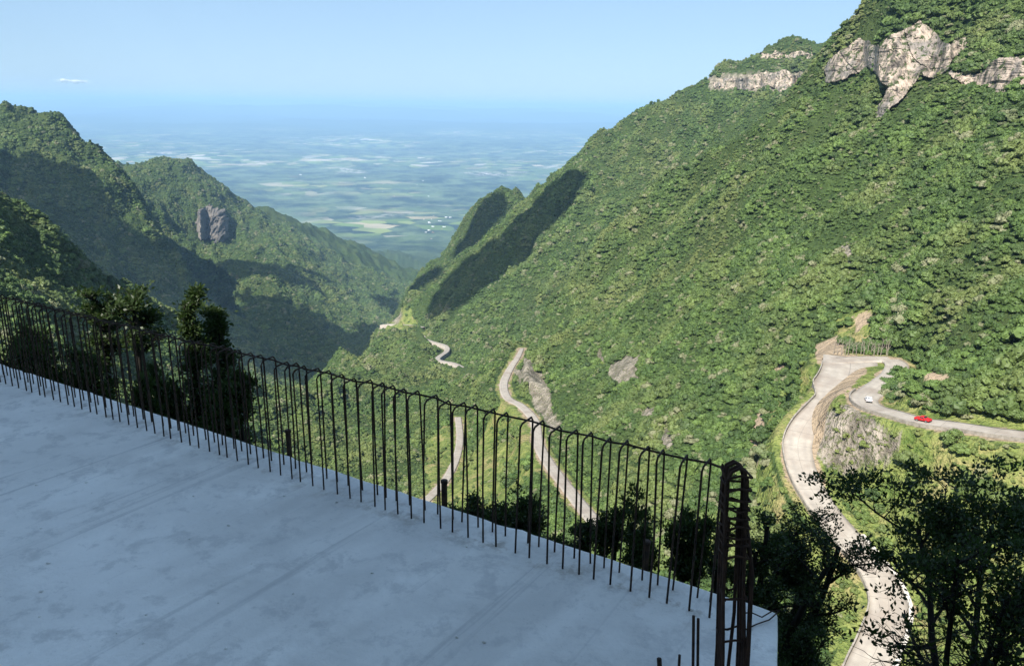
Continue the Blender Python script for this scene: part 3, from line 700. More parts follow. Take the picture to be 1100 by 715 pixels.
# bare pale trunks standing in a row behind the hairpin
for i in range(16):
    px = 896+i*3.9+rng.uniform(-1.5, 1.5); py = 383+rng.uniform(-2, 1) - abs(i-7)*.1
    h = hit(px, py, 200, 400)
    if h is None: continue
    e = empty('bare_tree', (h[0], h[1], h[2]-.4), rng.uniform(0, 6.28), label='thin grey leafless trunk in the row of bare trees behind the hairpin bend', cat='bare tree', group='bare trees behind the hairpin')
    m = MB(); H_ = rng.uniform(4.5, 7.5); tp = Vector((rng.uniform(-.6, .6), rng.uniform(-.6, .6), H_)); m.tube([(0, 0, 0), (tp.x*.3, tp.y*.3, H_*.5), tp], [.14, .1, .04], 5); m.build('trunk', MAT_PALEBARK, e)
    m = MB()
    for k in range(9):
        f = rng.uniform(.35, .95); b = Vector((tp.x*f*.8, tp.y*f*.8, H_*f)); a = rng.uniform(0, 6.28); l = rng.uniform(.7, 1.8); m.tube([b, b+Vector((math.cos(a)*l*.5, math.sin(a)*l*.5, l*.5)), b+Vector((math.cos(a)*l*.8, math.sin(a)*l*.8, l*1.1))], [.05, .03, .015], 4)
    m.build('branches', MAT_PALEBARK, e)

# ------------------------------------------------------------------ cars
MAT_RED = NT('red_paint'); MAT_RED.base((.45, .02, .025)); MAT_RED.b.inputs['Roughness'].default_value = .3; MAT_RED = MAT_RED.m
MAT_WHITE = NT('white_paint'); MAT_WHITE.base((.75, .76, .78)); MAT_WHITE.b.inputs['Roughness'].default_value = .3; MAT_WHITE = MAT_WHITE.m
MAT_GLASS = NT('car_glass'); MAT_GLASS.base((.02, .025, .03)); MAT_GLASS.b.inputs['Roughness'].default_value = .08; MAT_GLASS = MAT_GLASS.m
MAT_TYRE = plain_mat('tyre', (.015, .015, .015), (.03, .03, .03), 5); MAT_RIM = plain_mat('rim', (.35, .35, .36), (.5, .5, .5), 5, .4, .8)
MAT_LAMP = plain_mat('lamp_glass', (.7, .7, .68), (.8, .8, .78), 5, .15); MAT_TAIL = plain_mat('tail_lamp', (.35, .01, .01), (.4, .02, .01), 5, .2)
def car(name, loc, rz, tilt, paint, label, pickup=False):
    e = empty(name, loc, 0, label=label, cat='car'); e.scale = (.92,)*3; e.rotation_euler = (0, -tilt, rz)
    if pickup: prof = [(-2.1, .45), (-2.1, .98), (-.75, 1.0), (-.55, 1.5), (.35, 1.55), (1.0, 1.03), (2.05, .88), (2.12, .45)]
    else: prof = [(-2.0, .4), (-2.02, .95), (-1.75, 1.15), (-1.2, 1.47), (.1, 1.5), (.95, 1.0), (1.85, .82), (2.0, .4)]
    m = MB(); n = len(prof)
    V = []; 
    for y in (-.86, -.80, .80, .86):
        for (x, z) in prof: V.append((x*(1 if abs(y) < .85 else .985), y*(1 if z < 1.05 else .86), z if z < 1.05 else (z-.0 if abs(y) < .85 else z-.12)))
    Fs = [(j*n+i, j*n+(i+1) % n, (j+1)*n+(i+1) % n, (j+1)*n+i) for j in range(3) for i in range(n)] + [tuple(range(n-1, -1, -1)), tuple(3*n+i for i in range(n))]
    m.add(V, Fs); m.build('body', paint, e, bevel=.04)
    # glass, set just proud of the body
    def pane(pts, nm='window'): mm = MB(); k = len(pts); mm.add(pts, [tuple(range(k))]); mm.build(nm, MAT_GLASS, e)
    (xa, za), (xb, zb) = (prof[4], prof[5]); k = .012
    pane([(xa+.08+k, -.62, za-.05+k), (xb-.1+k, -.70, zb+.09+k), (xb-.1+k, .70, zb+.09+k), (xa+.08+k, .62, za-.05+k)], 'windscreen')
    (xc, zc), (xd, zd) = (prof[2], prof[3])
    pane([(xc+.04-k, -.66, zc+.06+k), (xc+.04-k, .66, zc+.06+k), (xd-.05-k, .62, zd-.05+k), (xd-.05-k, -.62, zd-.05+k)], 'rear_window')
    for s in (-1, 1):
        y1, y2 = .872*s, .765*s
        xm = (xd+xa)/2
        for (u0, u1, b0, b1) in ((xd+.05, xm-.04, xc+.22, xm-.04), (xm+.04, xa-.02, xm+.04, xb-.25)):
            pane([(b0, y1, 1.03), (b1, y1, 1.03), (u1, y2, 1.38), (u0, y2, 1.38)][::s])
        for x in (-1.28, 1.3):
            w = MB(); w.tube([(x, .70*s, .34), (x, .90*s, .34)], .34, 16); t = w.build('wheel', MAT_TYRE, e)
            w = MB(); w.tube([(x, .895*s, .34), (x, .912*s, .34)], .2, 12); w.build('rim', MAT_RIM, t)
        m = MB(); m.box((1.95, .62*s, .72), (.14, .36, .16)); m.build('headlight', MAT_LAMP, e)
        m = MB(); m.box((-2.03, .66*s, .85), (.08, .26, .2)); m.build('tail_light', MAT_TAIL, e)
        m = MB(); m.box((.72, .96*s, 1.05), (.14, .18, .12)); m.build('mirror', paint, e)
    m = MB(); m.box((2.05, 0, .48), (.12, 1.6, .2)); m.box((-2.1, 0, .48), (.12, 1.6, .2)); m.build('bumper', MAT_TYRE, e)
    return e
def put_car(px, py, z, side, name, paint, label, flip=0, pickup=False):
    P = B['Pr']; q = pt(px, py, z=z); i = int(np.argmin(np.linalg.norm(P[:, :2]-q[:2], axis=1))); i = min(max(i, 1), len(P)-2)
    T = P[i+1]-P[i-1]; yaw = math.atan2(T[1], T[0]); N = np.array([-T[1], T[0]])/math.hypot(T[0], T[1]); R = np.hypot(*P[i, :2])
    pos = P[i].copy(); pos[:2] += N*side; pos[2] += .02+R*.0003+.015
    til = math.atan2(T[2], math.hypot(T[0], T[1]))
    if flip: yaw += math.pi; til = -til
    return car(name, tuple(pos), yaw, til, paint, label, pickup)
put_car(992, 453, -75.2, 0.2, 'parked_car', MAT_RED, 'red pickup driving on the upper road below the forest', pickup=True)
put_car(929, 431, -78, 1.0, 'parked_car', MAT_WHITE, 'small white car at the bend of the upper road beside the hairpin', 1)

# ------------------------------------------------------------------ far town on the plain
MAT_HOUSE = plain_mat('town_wall', (.55, .52, .48), (.82, .80, .76), .02); MAT_TIN = plain_mat('tin_roof', (.6, .6, .6), (.85, .85, .84), .02, .5); MAT_TILE = plain_mat('tile_roof', (.30, .14, .09), (.42, .22, .14), .02)
hm = {}
for k, mt_ in (('barn', MAT_TIN), ('house', MAT_TILE)):
    a = MB(); a.box((0, 0, 3), (1, 1, 6)); b = MB(); b.add([(-.55, -.55, 6), (.55, -.55, 6), (.55, .55, 6), (-.55, .55, 6), (-.55, 0, 8.5), (.55, 0, 8.5)], [(0, 1, 5, 4), (2, 3, 4, 5), (0, 4, 3), (1, 2, 5), (3, 2, 1, 0)])
    hm[k] = (a.mesh('wall', MAT_HOUSE), b.mesh('roof', mt_))
for i in range(60):
    if i < 30: px = rng.normal(466, 10); py = 232+abs(rng.normal(0, 12))
    elif i < 45: px = rng.normal(440, 25); py = rng.normal(205, 8)
    else: px = rng.normal(300, 70); py = rng.uniform(182, 235)
    h = hit(px, py, 5200, 40000)
    if h is None or h[2] > -1000: continue
    k = 'barn' if rng.random() < .5 else 'house'; R = np.hypot(h[0], h[1]); s = rng.uniform(7, 17)*(1.6 if k == 'barn' else 1)*max(1, R/14000)
    e = empty('town_building', tuple(h), rng.uniform(0, 3.1), label='tiny pale '+('shed with a light metal roof' if k == 'barn' else 'house with a red-brown roof')+' on the hazy plain beyond the valley', cat='building', group='pale sheds on the plain' if k == 'barn' else 'houses on the plain')
    e.scale = (s*rng.uniform(1, 1.8), s, max(1., s/14)); link_mesh('wall', hm[k][0], e); link_mesh('roof', hm[k][1], e)

# ------------------------------------------------------------------ concrete slab, rebar
H0 = -2.0
def sp_(px, py): return np.array(pt(px, py, z=H0))
e0, e1, c2 = sp_(0, 390), sp_(836, 657), sp_(836, 715)
dE = (e1-e0)/np.linalg.norm(e1-e0); nE = np.array([-dE[1], dE[0], 0]); nE = nE if nE[1] > 0 else -nE
c2b = e1+(c2-e1)/np.linalg.norm(c2-e1)*9; left = e0-dE*7
cm = NT('slab_concrete'); cp_ = cm.pos()
th_ = math.atan2(dE[1], dE[0])
sdv = sp_(460, 430+60)-sp_(200, 600); mpp = cm.n('ShaderNodeMapping', vector_type='TEXTURE', i_Vector=cp_, i_Rotation=(0, 0, math.atan2(sdv[1], sdv[0])), i_Scale=(3.2, .5, 1)).outputs[0]
s1 = cm.noise(mpp, 1.3, 5, .55, .4); s2 = cm.noise(cp_, 2.3, 6, .6, .3); s3 = cm.noise(cp_, 22, 5, .7); s4 = cm.noise(cp_, .7, 3, .5)
cc = cm.mix(cm.ramp(s1, [(.36, (0, 0, 0)), (.62, (1, 1, 1))]), (.72, .695, .65), (.93, .90, .84))
cc = cm.mix(cm.ramp(s2, [(.46, (0, 0, 0)), (.64, (.8, .8, .8))]), cc, (.66, .64, .60))
cc = cm.mix(cm.ramp(s4, [(.45, (0, 0, 0)), (.7, (.7, .7, .7))]), cc, (.95, .92, .87))
s5 = cm.noise(cp_, 6., 7, .72, .25); cc = cm.mix(cm.ramp(s5, [(.52, (0, 0, 0)), (.60, (.45, .45, .45)), (.72, (.7, .7, .7))]), cc, (.54, .53, .51))
mps = cm.n('ShaderNodeMapping', vector_type='TEXTURE', i_Vector=cp_, i_Rotation=(0, 0, math.atan2(sdv[1], sdv[0])+.12), i_Scale=(5., .16, 1)).outputs[0]
cc = cm.mix(cm.ramp(cm.noise(mps, 1.1, 4, .7, .5), [(.60, (0, 0, 0)), (.68, (.6, .6, .6))]), cc, (.50, .49, .47))
cc = cm.mix(cm.ramp(s3, [(.66, (0, 0, 0)), (.76, (.6, .6, .6))]), cc, (.46, .45, .43))
cc = cm.mix(cm.ramp(cm.noise(cp_, 70, 3, .7), [(.62, (0, 0, 0)), (.75, (.5, .5, .5))]), cc, (.45, .44, .42))
rdist = cm.n('ShaderNodeVectorMath', operation='DOT_PRODUCT', i_0=cp_, i_1=tuple(nE)).outputs['Value']; rw0 = float(np.dot(sp_(0, 410), nE))
band = cm.ramp(cm.math('ABSOLUTE', cm.math('SUBTRACT', rdist, rw0+.05)), [(0, (1, 1, 1)), (.16, (0, 0, 0))])
cc = cm.mix(cm.math('MULTIPLY', band, cm.ramp(cm.noise(cp_, 9, 4, .7), [(.50, (0, 0, 0)), (.64, (.75, .75, .75))])), cc, (.40, .35, .29))
cm.base(cc); cm.b.inputs['Roughness'].default_value = .7
cm.link(cm.bump(cm.math('ADD', cm.math('MULTIPLY', s1, 1.5), cm.math('ADD', s2, cm.math('MULTIPLY', s3, .3))), .6, .03), cm.b.inputs['Normal']); MAT_SLAB = cm.m
rr0 = random.Random(12)
slab = empty('concrete_slab', tuple(e1), label='pale unfinished concrete floor slab in the foreground with rebar along its edge', cat='concrete slab')
def loc(p, base=None): return tuple(np.array(p)-(np.array(slab.location) if base is None else base))
er = random.Random(5); ne = 190; poly = []
for i in range(ne+1): poly.append(left+(e1-left)*(i/ne)+nE*(er.gauss(0, .003)-(.012*(er.random() < .04))))
for i in range(1, 60): poly.append(e1+(c2b-e1)*(i/60)+dE*er.gauss(0, .004))
poly += [c2b, np.array([-8, -6, H0])]; npl = len(poly)
m = MB(); top = [loc(p) for p in poly]; bot = [loc(np.array(p)-np.array([0, 0, .22])) for p in poly]
m.add(top+bot, [tuple(range(npl-1, -1, -1)), tuple(range(npl, 2*npl))]+[(i, (i+1) % npl, npl+(i+1) % npl, npl+i) for i in range(npl)]); sl = m.build('slab', MAT_SLAB, slab, bevel=.012)
m = MB(); a_, b_ = left-nE*.13, e1-nE*.13-dE*.02
mid_ = (a_+b_)/2-np.array([0, 0, .42]); m.box(loc(mid_), (np.linalg.norm(b_-a_), .24, .4), math.atan2(dE[1], dE[0])); m.build('edge_beam', MAT_SLAB, slab, bevel=.01)
for f in (.02, .35, .7):
    p = e1-dE*(.3+f*12)-nE*.25; gz = float(ground_z(np.array([p[0]]), np.array([p[1]]))[0]); m = MB(); m.box(loc((p[0], p[1], (H0-.6+gz-1)/2)), (.3, .3, (H0-.6)-(gz-1)), math.atan2(dE[1], dE[0])); m.build('column', MAT_SLAB, slab)
vc = None
for i in range(46):
    g_px, g_py = rr0.uniform(20, 820), rr0.uniform(430, 712)
    if g_py < 400+g_px*.3195+14: continue
    b = sp_(g_px, g_py); m = MB(); s_ = rr0.uniform(.003, .011); V = IV1*s_*np.array([1, rr0.uniform(.5, .9), .5]); m.add(V, IF1); o = m.build('concrete_crumb', MAT_SLAB); o.location = (b[0], b[1], b[2]+s_*.3); o.rotation_euler = (0, 0, rr0.uniform(0, 6)); tag(o, 'small crumb of loose concrete lying on the pale slab', 'crumb', 'concrete crumbs scattered on the slab')
MAT_REBAR = plain_mat('rebar_steel', (.02, .016, .014), (.08, .048, .032), 30, .75, .35)
MAT_RUST = plain_mat('rusty_steel', (.03, .018, .013), (.085, .045, .028), 25, .85, .2)
# row of stirrups
n0, nn = sp_(0, 410), sp_(760, 662); L_ = np.linalg.norm(nn-n0); NS = 64; stp = L_/(NS-1)
dr = (nn-n0)/L_; wd = .105; BH = .645
row = empty('rebar_row', tuple(nn), label='row of dark steel stirrups standing along the edge of the concrete slab', cat='rebar')
rr = random.Random(3)
topn = []
for i in range(-16, NS):
    b = n0+dr*stp*(i+rr.uniform(-.16, .16)); lean = dr*rr.gauss(0, .010)+nE*rr.gauss(0, .007); h = BH+rr.uniform(-.005, .005)
    out = nE*wd+dr*rr.gauss(0, .006)
    p0 = b-np.array([0, 0, .06]); p1 = b+lean*.9+np.array([0, 0, h-.016]); q = b+lean+np.array([0, 0, h])
    p2 = q+out*.15; p3 = q+out*.86+np.array([0, 0, .004]); p4 = b+out+lean*.9+np.array([0, 0, h-.016]); p5 = b+out*1.0+dr*rr.gauss(0, .01)-np.array([0, 0, .06])
    md1 = (p0+p1)/2+dr*rr.gauss(0, .003); md2 = (p4+p5)/2+dr*rr.gauss(0, .003)
    m = MB(); m.tube([loc(v, nn) for v in (p0, md1, p1, p2, p3, p4, md2, p5)], .0046, 6)
    m.build('stirrup', MAT_REBAR, row, smooth=True); topn.append((q+out*.86-np.array([0, 0, .014])))
topn.append(np.array(pt(776, 499, R=float(np.hypot(*nn[:2]))*.97)))
for off in ((0, 0, 0),):
    m = MB(); m.tube([loc(v+np.array([0, 0, rr.uniform(-.002, .002)]), nn) for v in topn], .0048, 6); m.build('top_bar', MAT_REBAR, row, smooth=True)
# rebar cage of the corner column
Fp = sp_(783, 765); Rf = np.hypot(*Fp[:2]); Tp = np.array(pt(791, 499, R=Rf)); ht = Tp[2]-H0
cage = empty('rebar_cage', tuple(Fp), label='rusty upright rebar cage with looped top at the slab corner', cat='rebar')
ax = np.array([math.cos(th_+.6), math.sin(th_+.6), 0]); ay = np.array([-ax[1], ax[0], 0]); sh = Tp-Fp; sh[2] = 0
for k in range(4):
    w2 = .031; yo = (k-1.5)*.018+rr.gauss(0, .003); tw_ = rr.gauss(0, .022)
    pts = []
    for z, f in ((-.06, 0), (.25, .25), (ht*.55, .6), (ht-.05, .95)): pts.append(ax*(-w2*(1+.25*(1-f))+tw_*f*.3)+ay*yo*(1+.4*(1-f))+sh*f+np.array([0, 0, z]))
    pts.append(ax*(-w2*.7)+ay*yo+sh+np.array([0, 0, ht-.012])); pts.append(ay*yo+sh+np.array([0, 0, ht])); pts.append(ax*(w2*.7)+ay*yo+sh+np.array([0, 0, ht-.012]))
    for z, f in ((ht-.05, .95), (ht*.55, .6), (.25, .25), (-.06, 0)): pts.append(ax*(w2*(1+.25*(1-f))+tw_*f*.3)+ay*yo*(1+.4*(1-f))+sh*f+np.array([0, 0, z]))
    m = MB(); m.tube(pts, .0055, 7); m.build('looped_bar', MAT_RUST, cage, smooth=True)
for i in range(11):
    z = ht-.035-i*.034-(i > 8)*(i-8)*.12; f = z/ht; a_ = .037+rr.uniform(-.002, .002); b_ = .034; pts = [ax*(a_*c)+ay*(b_*d)+sh*f+np.array([0, 0, z+rr.gauss(0, .007)]) for c, d in ((-1, -1), (0, -1.05), (1, -1), (1, 1), (0, 1.05), (-1, 1), (-1, -1))]
    m = MB(); m.tube(pts, .0042, 5); m.build('tie', MAT_RUST, cage, smooth=True)
m = MB(); pts = [ax*.04+ay*.01+sh*.75+np.array([0, 0, ht*.78]), ax*.055-ay*.02+sh*.6+np.array([0, 0, ht*.6]), ax*.04-ay*.05+sh*.3+np.array([0, 0, ht*.3]), ax*.03-ay*.06+np.array([0, 0, .0])]
m.tube(pts, .008, 7); m.build('loose_bar', MAT_RUST, cage, smooth=True)
for kk in range(2):
    q0 = ax*rr.uniform(-.05, .05)+ay*rr.uniform(-.03, .03); q1 = ax*rr.uniform(-.025, .025)+ay*rr.uniform(-.03, .03)+sh*.85; m = MB()
    m.tube([q0-np.array([0, 0, .05]), (q0+q1)/2+ax*rr.gauss(0, .008)+np.array([0, 0, ht*.42]), q1+np.array([0, 0, ht*rr.uniform(.78, .93)])], .006, 7); m.build('loose_bar', MAT_RUST, cage, smooth=True)
# starter bars and stubs
def starter(px, py, pyt, label, r=.0055, mat=None, pxt=None):
    b = sp_(px, py); R = np.hypot(*b[:2]); t = np.array(pt(px if pxt is None else pxt, pyt, R=R)); m = MB(); m.tube([(0, 0, -.03), ((t-b)[0], (t-b)[1], (t-b)[2])], r, 7)
    o = m.build('starter_bar', mat or MAT_REBAR, None, True); o.location = b; tag(o, label, 'rebar'); return o
starter(745, 726, 661, 'left one of two thin starter bars standing side by side near the rebar cage')
starter(750, 724, 664, 'right one of two thin starter bars standing side by side near the rebar cage')
starter(711, 742, 707, 'short thick bar stub at the bottom edge, left of the rebar cage', .009, None, 708)
starter(728, 745, 703, 'short thin bar stub between the thick stub and the two starter bars', .005, None, 730)
# bent wire lying across the slab corner
m = MB(); wpts = [sp_(x, y)+np.array([0, 0, z]) for x, y, z in ((797, 661, .012), (806, 664, .03), (818, 667, .02), (828, 664, .035), (838, 661, .03), (826, 668, .012), (812, 672, .008), (800, 678, .008))]
wb = wpts[0].copy(); m.tube([tuple(p-wb) for p in wpts], .003, 5); o = m.build('tie_wire', MAT_REBAR, None, True); o.location = wb; tag(o, 'bent dark tie wire lying across the corner of the slab', 'wire')
for px, py, hpx, lab in ((308, 483, 20, 'leftmost short black pipe stub on the slab edge, beneath the dark valley'), (475, 536, 20, 'short black pipe stub at the slab edge in front of the middle bushes'), (692, 603, 22, 'short black pipe stub at the slab edge nearest the rebar cage')):
    b = sp_(px, py)+nE*.02; b[2] = H0; R = np.hypot(*b[:2]); hh_ = hpx/831*R*1.1; e = empty('pipe_stub', tuple(b), label=lab, cat='pipe'); m = MB(); m.tube([(0, 0, -.1), (0, 0, hh_)], .016, 10); m.build('pipe', MAT_REBAR, e, True); m = MB(); m.tube([(0, 0, hh_*.9), (0, 0, hh_+.004)], .019, 10); m.build('collar', MAT_REBAR, e, True)
# ------------------------------------------------------------------ foreground trees in the building's shade
def leaf_mesh(name, P, N_, size, mat, r, comp=False):
    """P leaf positions, N_ outward directions; pointed folded leaves"""
    n = len(P); d = N_+r.normal(size=(n, 3))*.55; d /= np.linalg.norm(d, axis=1)[:, None]
    u = np.cross(d, r.normal(size=(n, 3))); u /= np.linalg.norm(u, axis=1)[:, None]; w = np.cross(d, u)
    L = size*r.uniform(.65, 1.35, (n, 1)); V = np.stack([P, P+d*L*.45+u*L*.26+w*L*.05, P+d*L, P+d*L*.45-u*L*.26+w*L*.05], 1).reshape(-1, 3)
    Q = np.arange(n*4).reshape(-1, 4); me = np_mesh(name, V, Q, False); me.materials.append(mat); return me
def grow(name, base, height, spread, label, seed, leaf=.07, nl=9000, style='round', lean=(0, 0), bark=None, crown0=.35, stems=3, cat='tree', mat=None, group=None, full=False):
    r = np.random.default_rng(seed); e = empty(name, tuple(base), label=label, cat=cat, group=group)
    wood = MB(); br = MB(); tips = []; 
    sp0 = spread*.62; crown0 = max(.05, crown0 if full else 1-1.7*spread/height)
    def branch(p, d, L, rad, lev):
        n = 5; pts = [p]; rs = [rad]
        for i in range(n):
            d = d+r.normal(size=3)*(.17 if lev else min(.17, .35*spread/height)); d[2] += (.05 if lev > 0 else .03) if style != 'umbrella' else (.05 if lev < 2 else -.01); d /= np.linalg.norm(d)
            p = p+d*L/n; pts.append(p); rs.append(rad*(1-.55*(i+1)/n))
        (wood if lev == 0 else br).tube([tuple(q) for q in pts], rs, 6 if lev < 2 else 4, False)
        if lev >= 3: tips.extend(pts[1:]); return
        k = {0: 11 if style != 'upright' else 18, 1: 6, 2: 5}[lev]
        for i in range(k):
            f = r.uniform(.25, 1.) if lev else crown0+(1-crown0)*(i+r.uniform(.2, 1.))/k; j = min(int(f*n), n-1); q = pts[j]+(pts[j+1]-pts[j])*(f*n-j)
            a = r.uniform(0, 6.28); o = np.array([math.cos(a), math.sin(a), 0]); el = {'round': .55, 'upright': .8, 'umbrella': .3}[style]
            nd = o*(1.0 if style != 'upright' else .6)+np.array([0, 0, el*r.uniform(.4, 1.3)])+d*.35; nd /= np.linalg.norm(nd)
            sc = sp0*r.uniform(.6, 1.1) if lev == 0 else L*r.uniform(.42, .68)
            if style == 'upright' and lev == 0: sc *= 2.3-1.8*f
            branch(q, nd, sc, max(rs[j]*.55, .006), lev+1)
    for s in range(stems):
        a = s*2.1+r.uniform(0, 1); q = np.array([math.cos(a), math.sin(a), 0])*.15*(stems > 1); d = np.array([math.cos(a)*.5*spread/height*(stems > 1), math.sin(a)*.5*spread/height*(stems > 1), 1.]); d /= np.linalg.norm(d)
        branch(q, d, (height-.45*spread)*r.uniform(.85, 1.), .04+.008*height, 0)
    T0 = np.array(tips); hx = float(np.percentile(np.abs(T0[:, :2]), 97)); hz = max(float(np.percentile(T0[:, 2], 99.5)), max(v[2] for v in wood.v)*.98); sx = spread/hx; sz = height/hz
    leaf = leaf/((sx*sx*sz)**(1/3)); e.scale = (sx, sx, sz)
    wood.build('trunk', bark or MAT_DARKBARK, e, True); br.build('branches', bark or MAT_DARKBARK, e, True)
    T = np.array(tips); zs = T[:, 2]
    if style == 'umbrella': T = T[zs > hz*.70]
    idx = r.integers(len(T), size=nl); off = r.normal(size=(nl, 3))*leaf*.75*np.array([1, 1, .6]); P = T[idx]+off
    nd = off+np.array([0, 0, leaf*.6]); nd /= np.linalg.norm(nd, axis=1)[:, None]
    link_mesh('crown', leaf_mesh('crown', P, nd, leaf, mat or MAT_DARKLEAF, r), e); return e
def gz(x, y): return float(ground_z(np.array([x]), np.array([y]))[0])
def plant(px, py_top, R, label, seed, wpx, **k):
    t = pt(px, py_top, R=R); g0 = gz(t[0], t[1]); d = math.hypot(R, t[2]); sp1 = wpx/2*d/831*.97
    h = t[2]*(R+.75*sp1)/R-g0+.1
    return grow('shady_tree', (t[0], t[1], g0-.1), h, sp1, label, seed, **k)
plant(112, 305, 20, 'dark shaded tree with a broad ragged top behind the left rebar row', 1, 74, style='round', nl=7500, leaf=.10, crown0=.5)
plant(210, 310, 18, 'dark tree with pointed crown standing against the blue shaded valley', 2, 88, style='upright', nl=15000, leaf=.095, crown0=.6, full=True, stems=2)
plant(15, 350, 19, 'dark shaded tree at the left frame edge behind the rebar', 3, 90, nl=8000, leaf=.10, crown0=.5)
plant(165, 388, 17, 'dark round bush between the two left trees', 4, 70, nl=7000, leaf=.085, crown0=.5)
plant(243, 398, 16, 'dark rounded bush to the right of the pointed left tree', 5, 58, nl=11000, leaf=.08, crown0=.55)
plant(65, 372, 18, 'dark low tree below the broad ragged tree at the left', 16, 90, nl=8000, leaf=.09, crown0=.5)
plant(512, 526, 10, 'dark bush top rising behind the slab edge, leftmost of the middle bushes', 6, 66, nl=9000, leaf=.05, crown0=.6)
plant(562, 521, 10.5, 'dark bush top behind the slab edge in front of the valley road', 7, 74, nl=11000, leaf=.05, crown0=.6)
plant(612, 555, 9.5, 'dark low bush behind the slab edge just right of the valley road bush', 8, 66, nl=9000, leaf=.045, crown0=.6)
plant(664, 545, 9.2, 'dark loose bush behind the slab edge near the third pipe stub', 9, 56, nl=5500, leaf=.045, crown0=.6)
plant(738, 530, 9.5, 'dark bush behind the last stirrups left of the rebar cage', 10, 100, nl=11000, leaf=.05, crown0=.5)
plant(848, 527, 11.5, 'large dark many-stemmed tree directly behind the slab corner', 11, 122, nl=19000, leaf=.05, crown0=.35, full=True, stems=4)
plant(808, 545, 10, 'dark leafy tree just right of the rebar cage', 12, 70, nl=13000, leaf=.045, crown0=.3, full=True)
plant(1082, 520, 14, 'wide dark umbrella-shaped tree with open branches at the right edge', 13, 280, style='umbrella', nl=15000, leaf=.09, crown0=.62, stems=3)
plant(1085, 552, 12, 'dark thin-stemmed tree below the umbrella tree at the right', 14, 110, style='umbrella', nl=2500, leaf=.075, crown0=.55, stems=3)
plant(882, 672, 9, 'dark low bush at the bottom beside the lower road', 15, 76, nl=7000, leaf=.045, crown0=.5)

# ------------------------------------------------------------------ unseen building behind the viewpoint, added and sized to shade slab and near trees
MAT_CONC = plain_mat('building_concrete', (.70, .69, .66), (.80, .79, .76), 1.5, .9)  # pale walls chosen to bounce sky light onto the slab
MAT_PANE = NT('window_pane'); MAT_PANE.base((.03, .04, .05)); MAT_PANE.b.inputs['Roughness'].default_value = .1; MAT_PANE = MAT_PANE.m
bd = empty('shade_building', (0, 0, -26), label='tall pale unseen building added behind the slab to shade it', cat='building')
for (x0, x1, y0, y1, HT, nwin) in ((-36, -6, -20, 2.5, 37.5, 6), (-5.8, 13, -20, -4.5, 44, 3)):
    W, D_ = x1-x0, y1-y0; cx_, cy_ = (x0+x1)/2, (y0+y1)/2
    m = MB(); m.box((cx_, cy_, HT/2), (W, D_, HT)); m.build('wall', MAT_CONC, bd)
    m = MB(); m.box((cx_, cy_, HT+.3), (W+.16, D_+.16, .6)); m.build('roof', MAT_CONC, bd)
    for fl in range(8, int(HT/3.1)):
        m = MB(); m.box((cx_, cy_, fl*3.1), (W+.1, D_+.1, .25)); m.build('floor_band', MAT_CONC, bd)
        for k in range(nwin):
            m = MB(); m.box((x0+3+k*(W-6)/max(1, nwin-1), y1+.02, fl*3.1+1.6), (2.2, .12, 1.6)); m.build('window', MAT_PANE, bd)

# ------------------------------------------------------------------ light, sky, haze, camera
SUN_A, SUN_E = math.radians(-30), math.radians(47)
sd = Vector((math.sin(SUN_A)*math.cos(SUN_E), -math.cos(SUN_A)*math.cos(SUN_E), math.sin(SUN_E)))
s = bpy.data.lights.new('sun', 'SUN'); s.energy = 4.3; s.angle = math.radians(.53); s.color = (1, .95, .87); so = bpy.data.objects.new('sun', s); COL.objects.link(so); so.rotation_euler = sd.to_track_quat('Z', 'Y').to_euler()
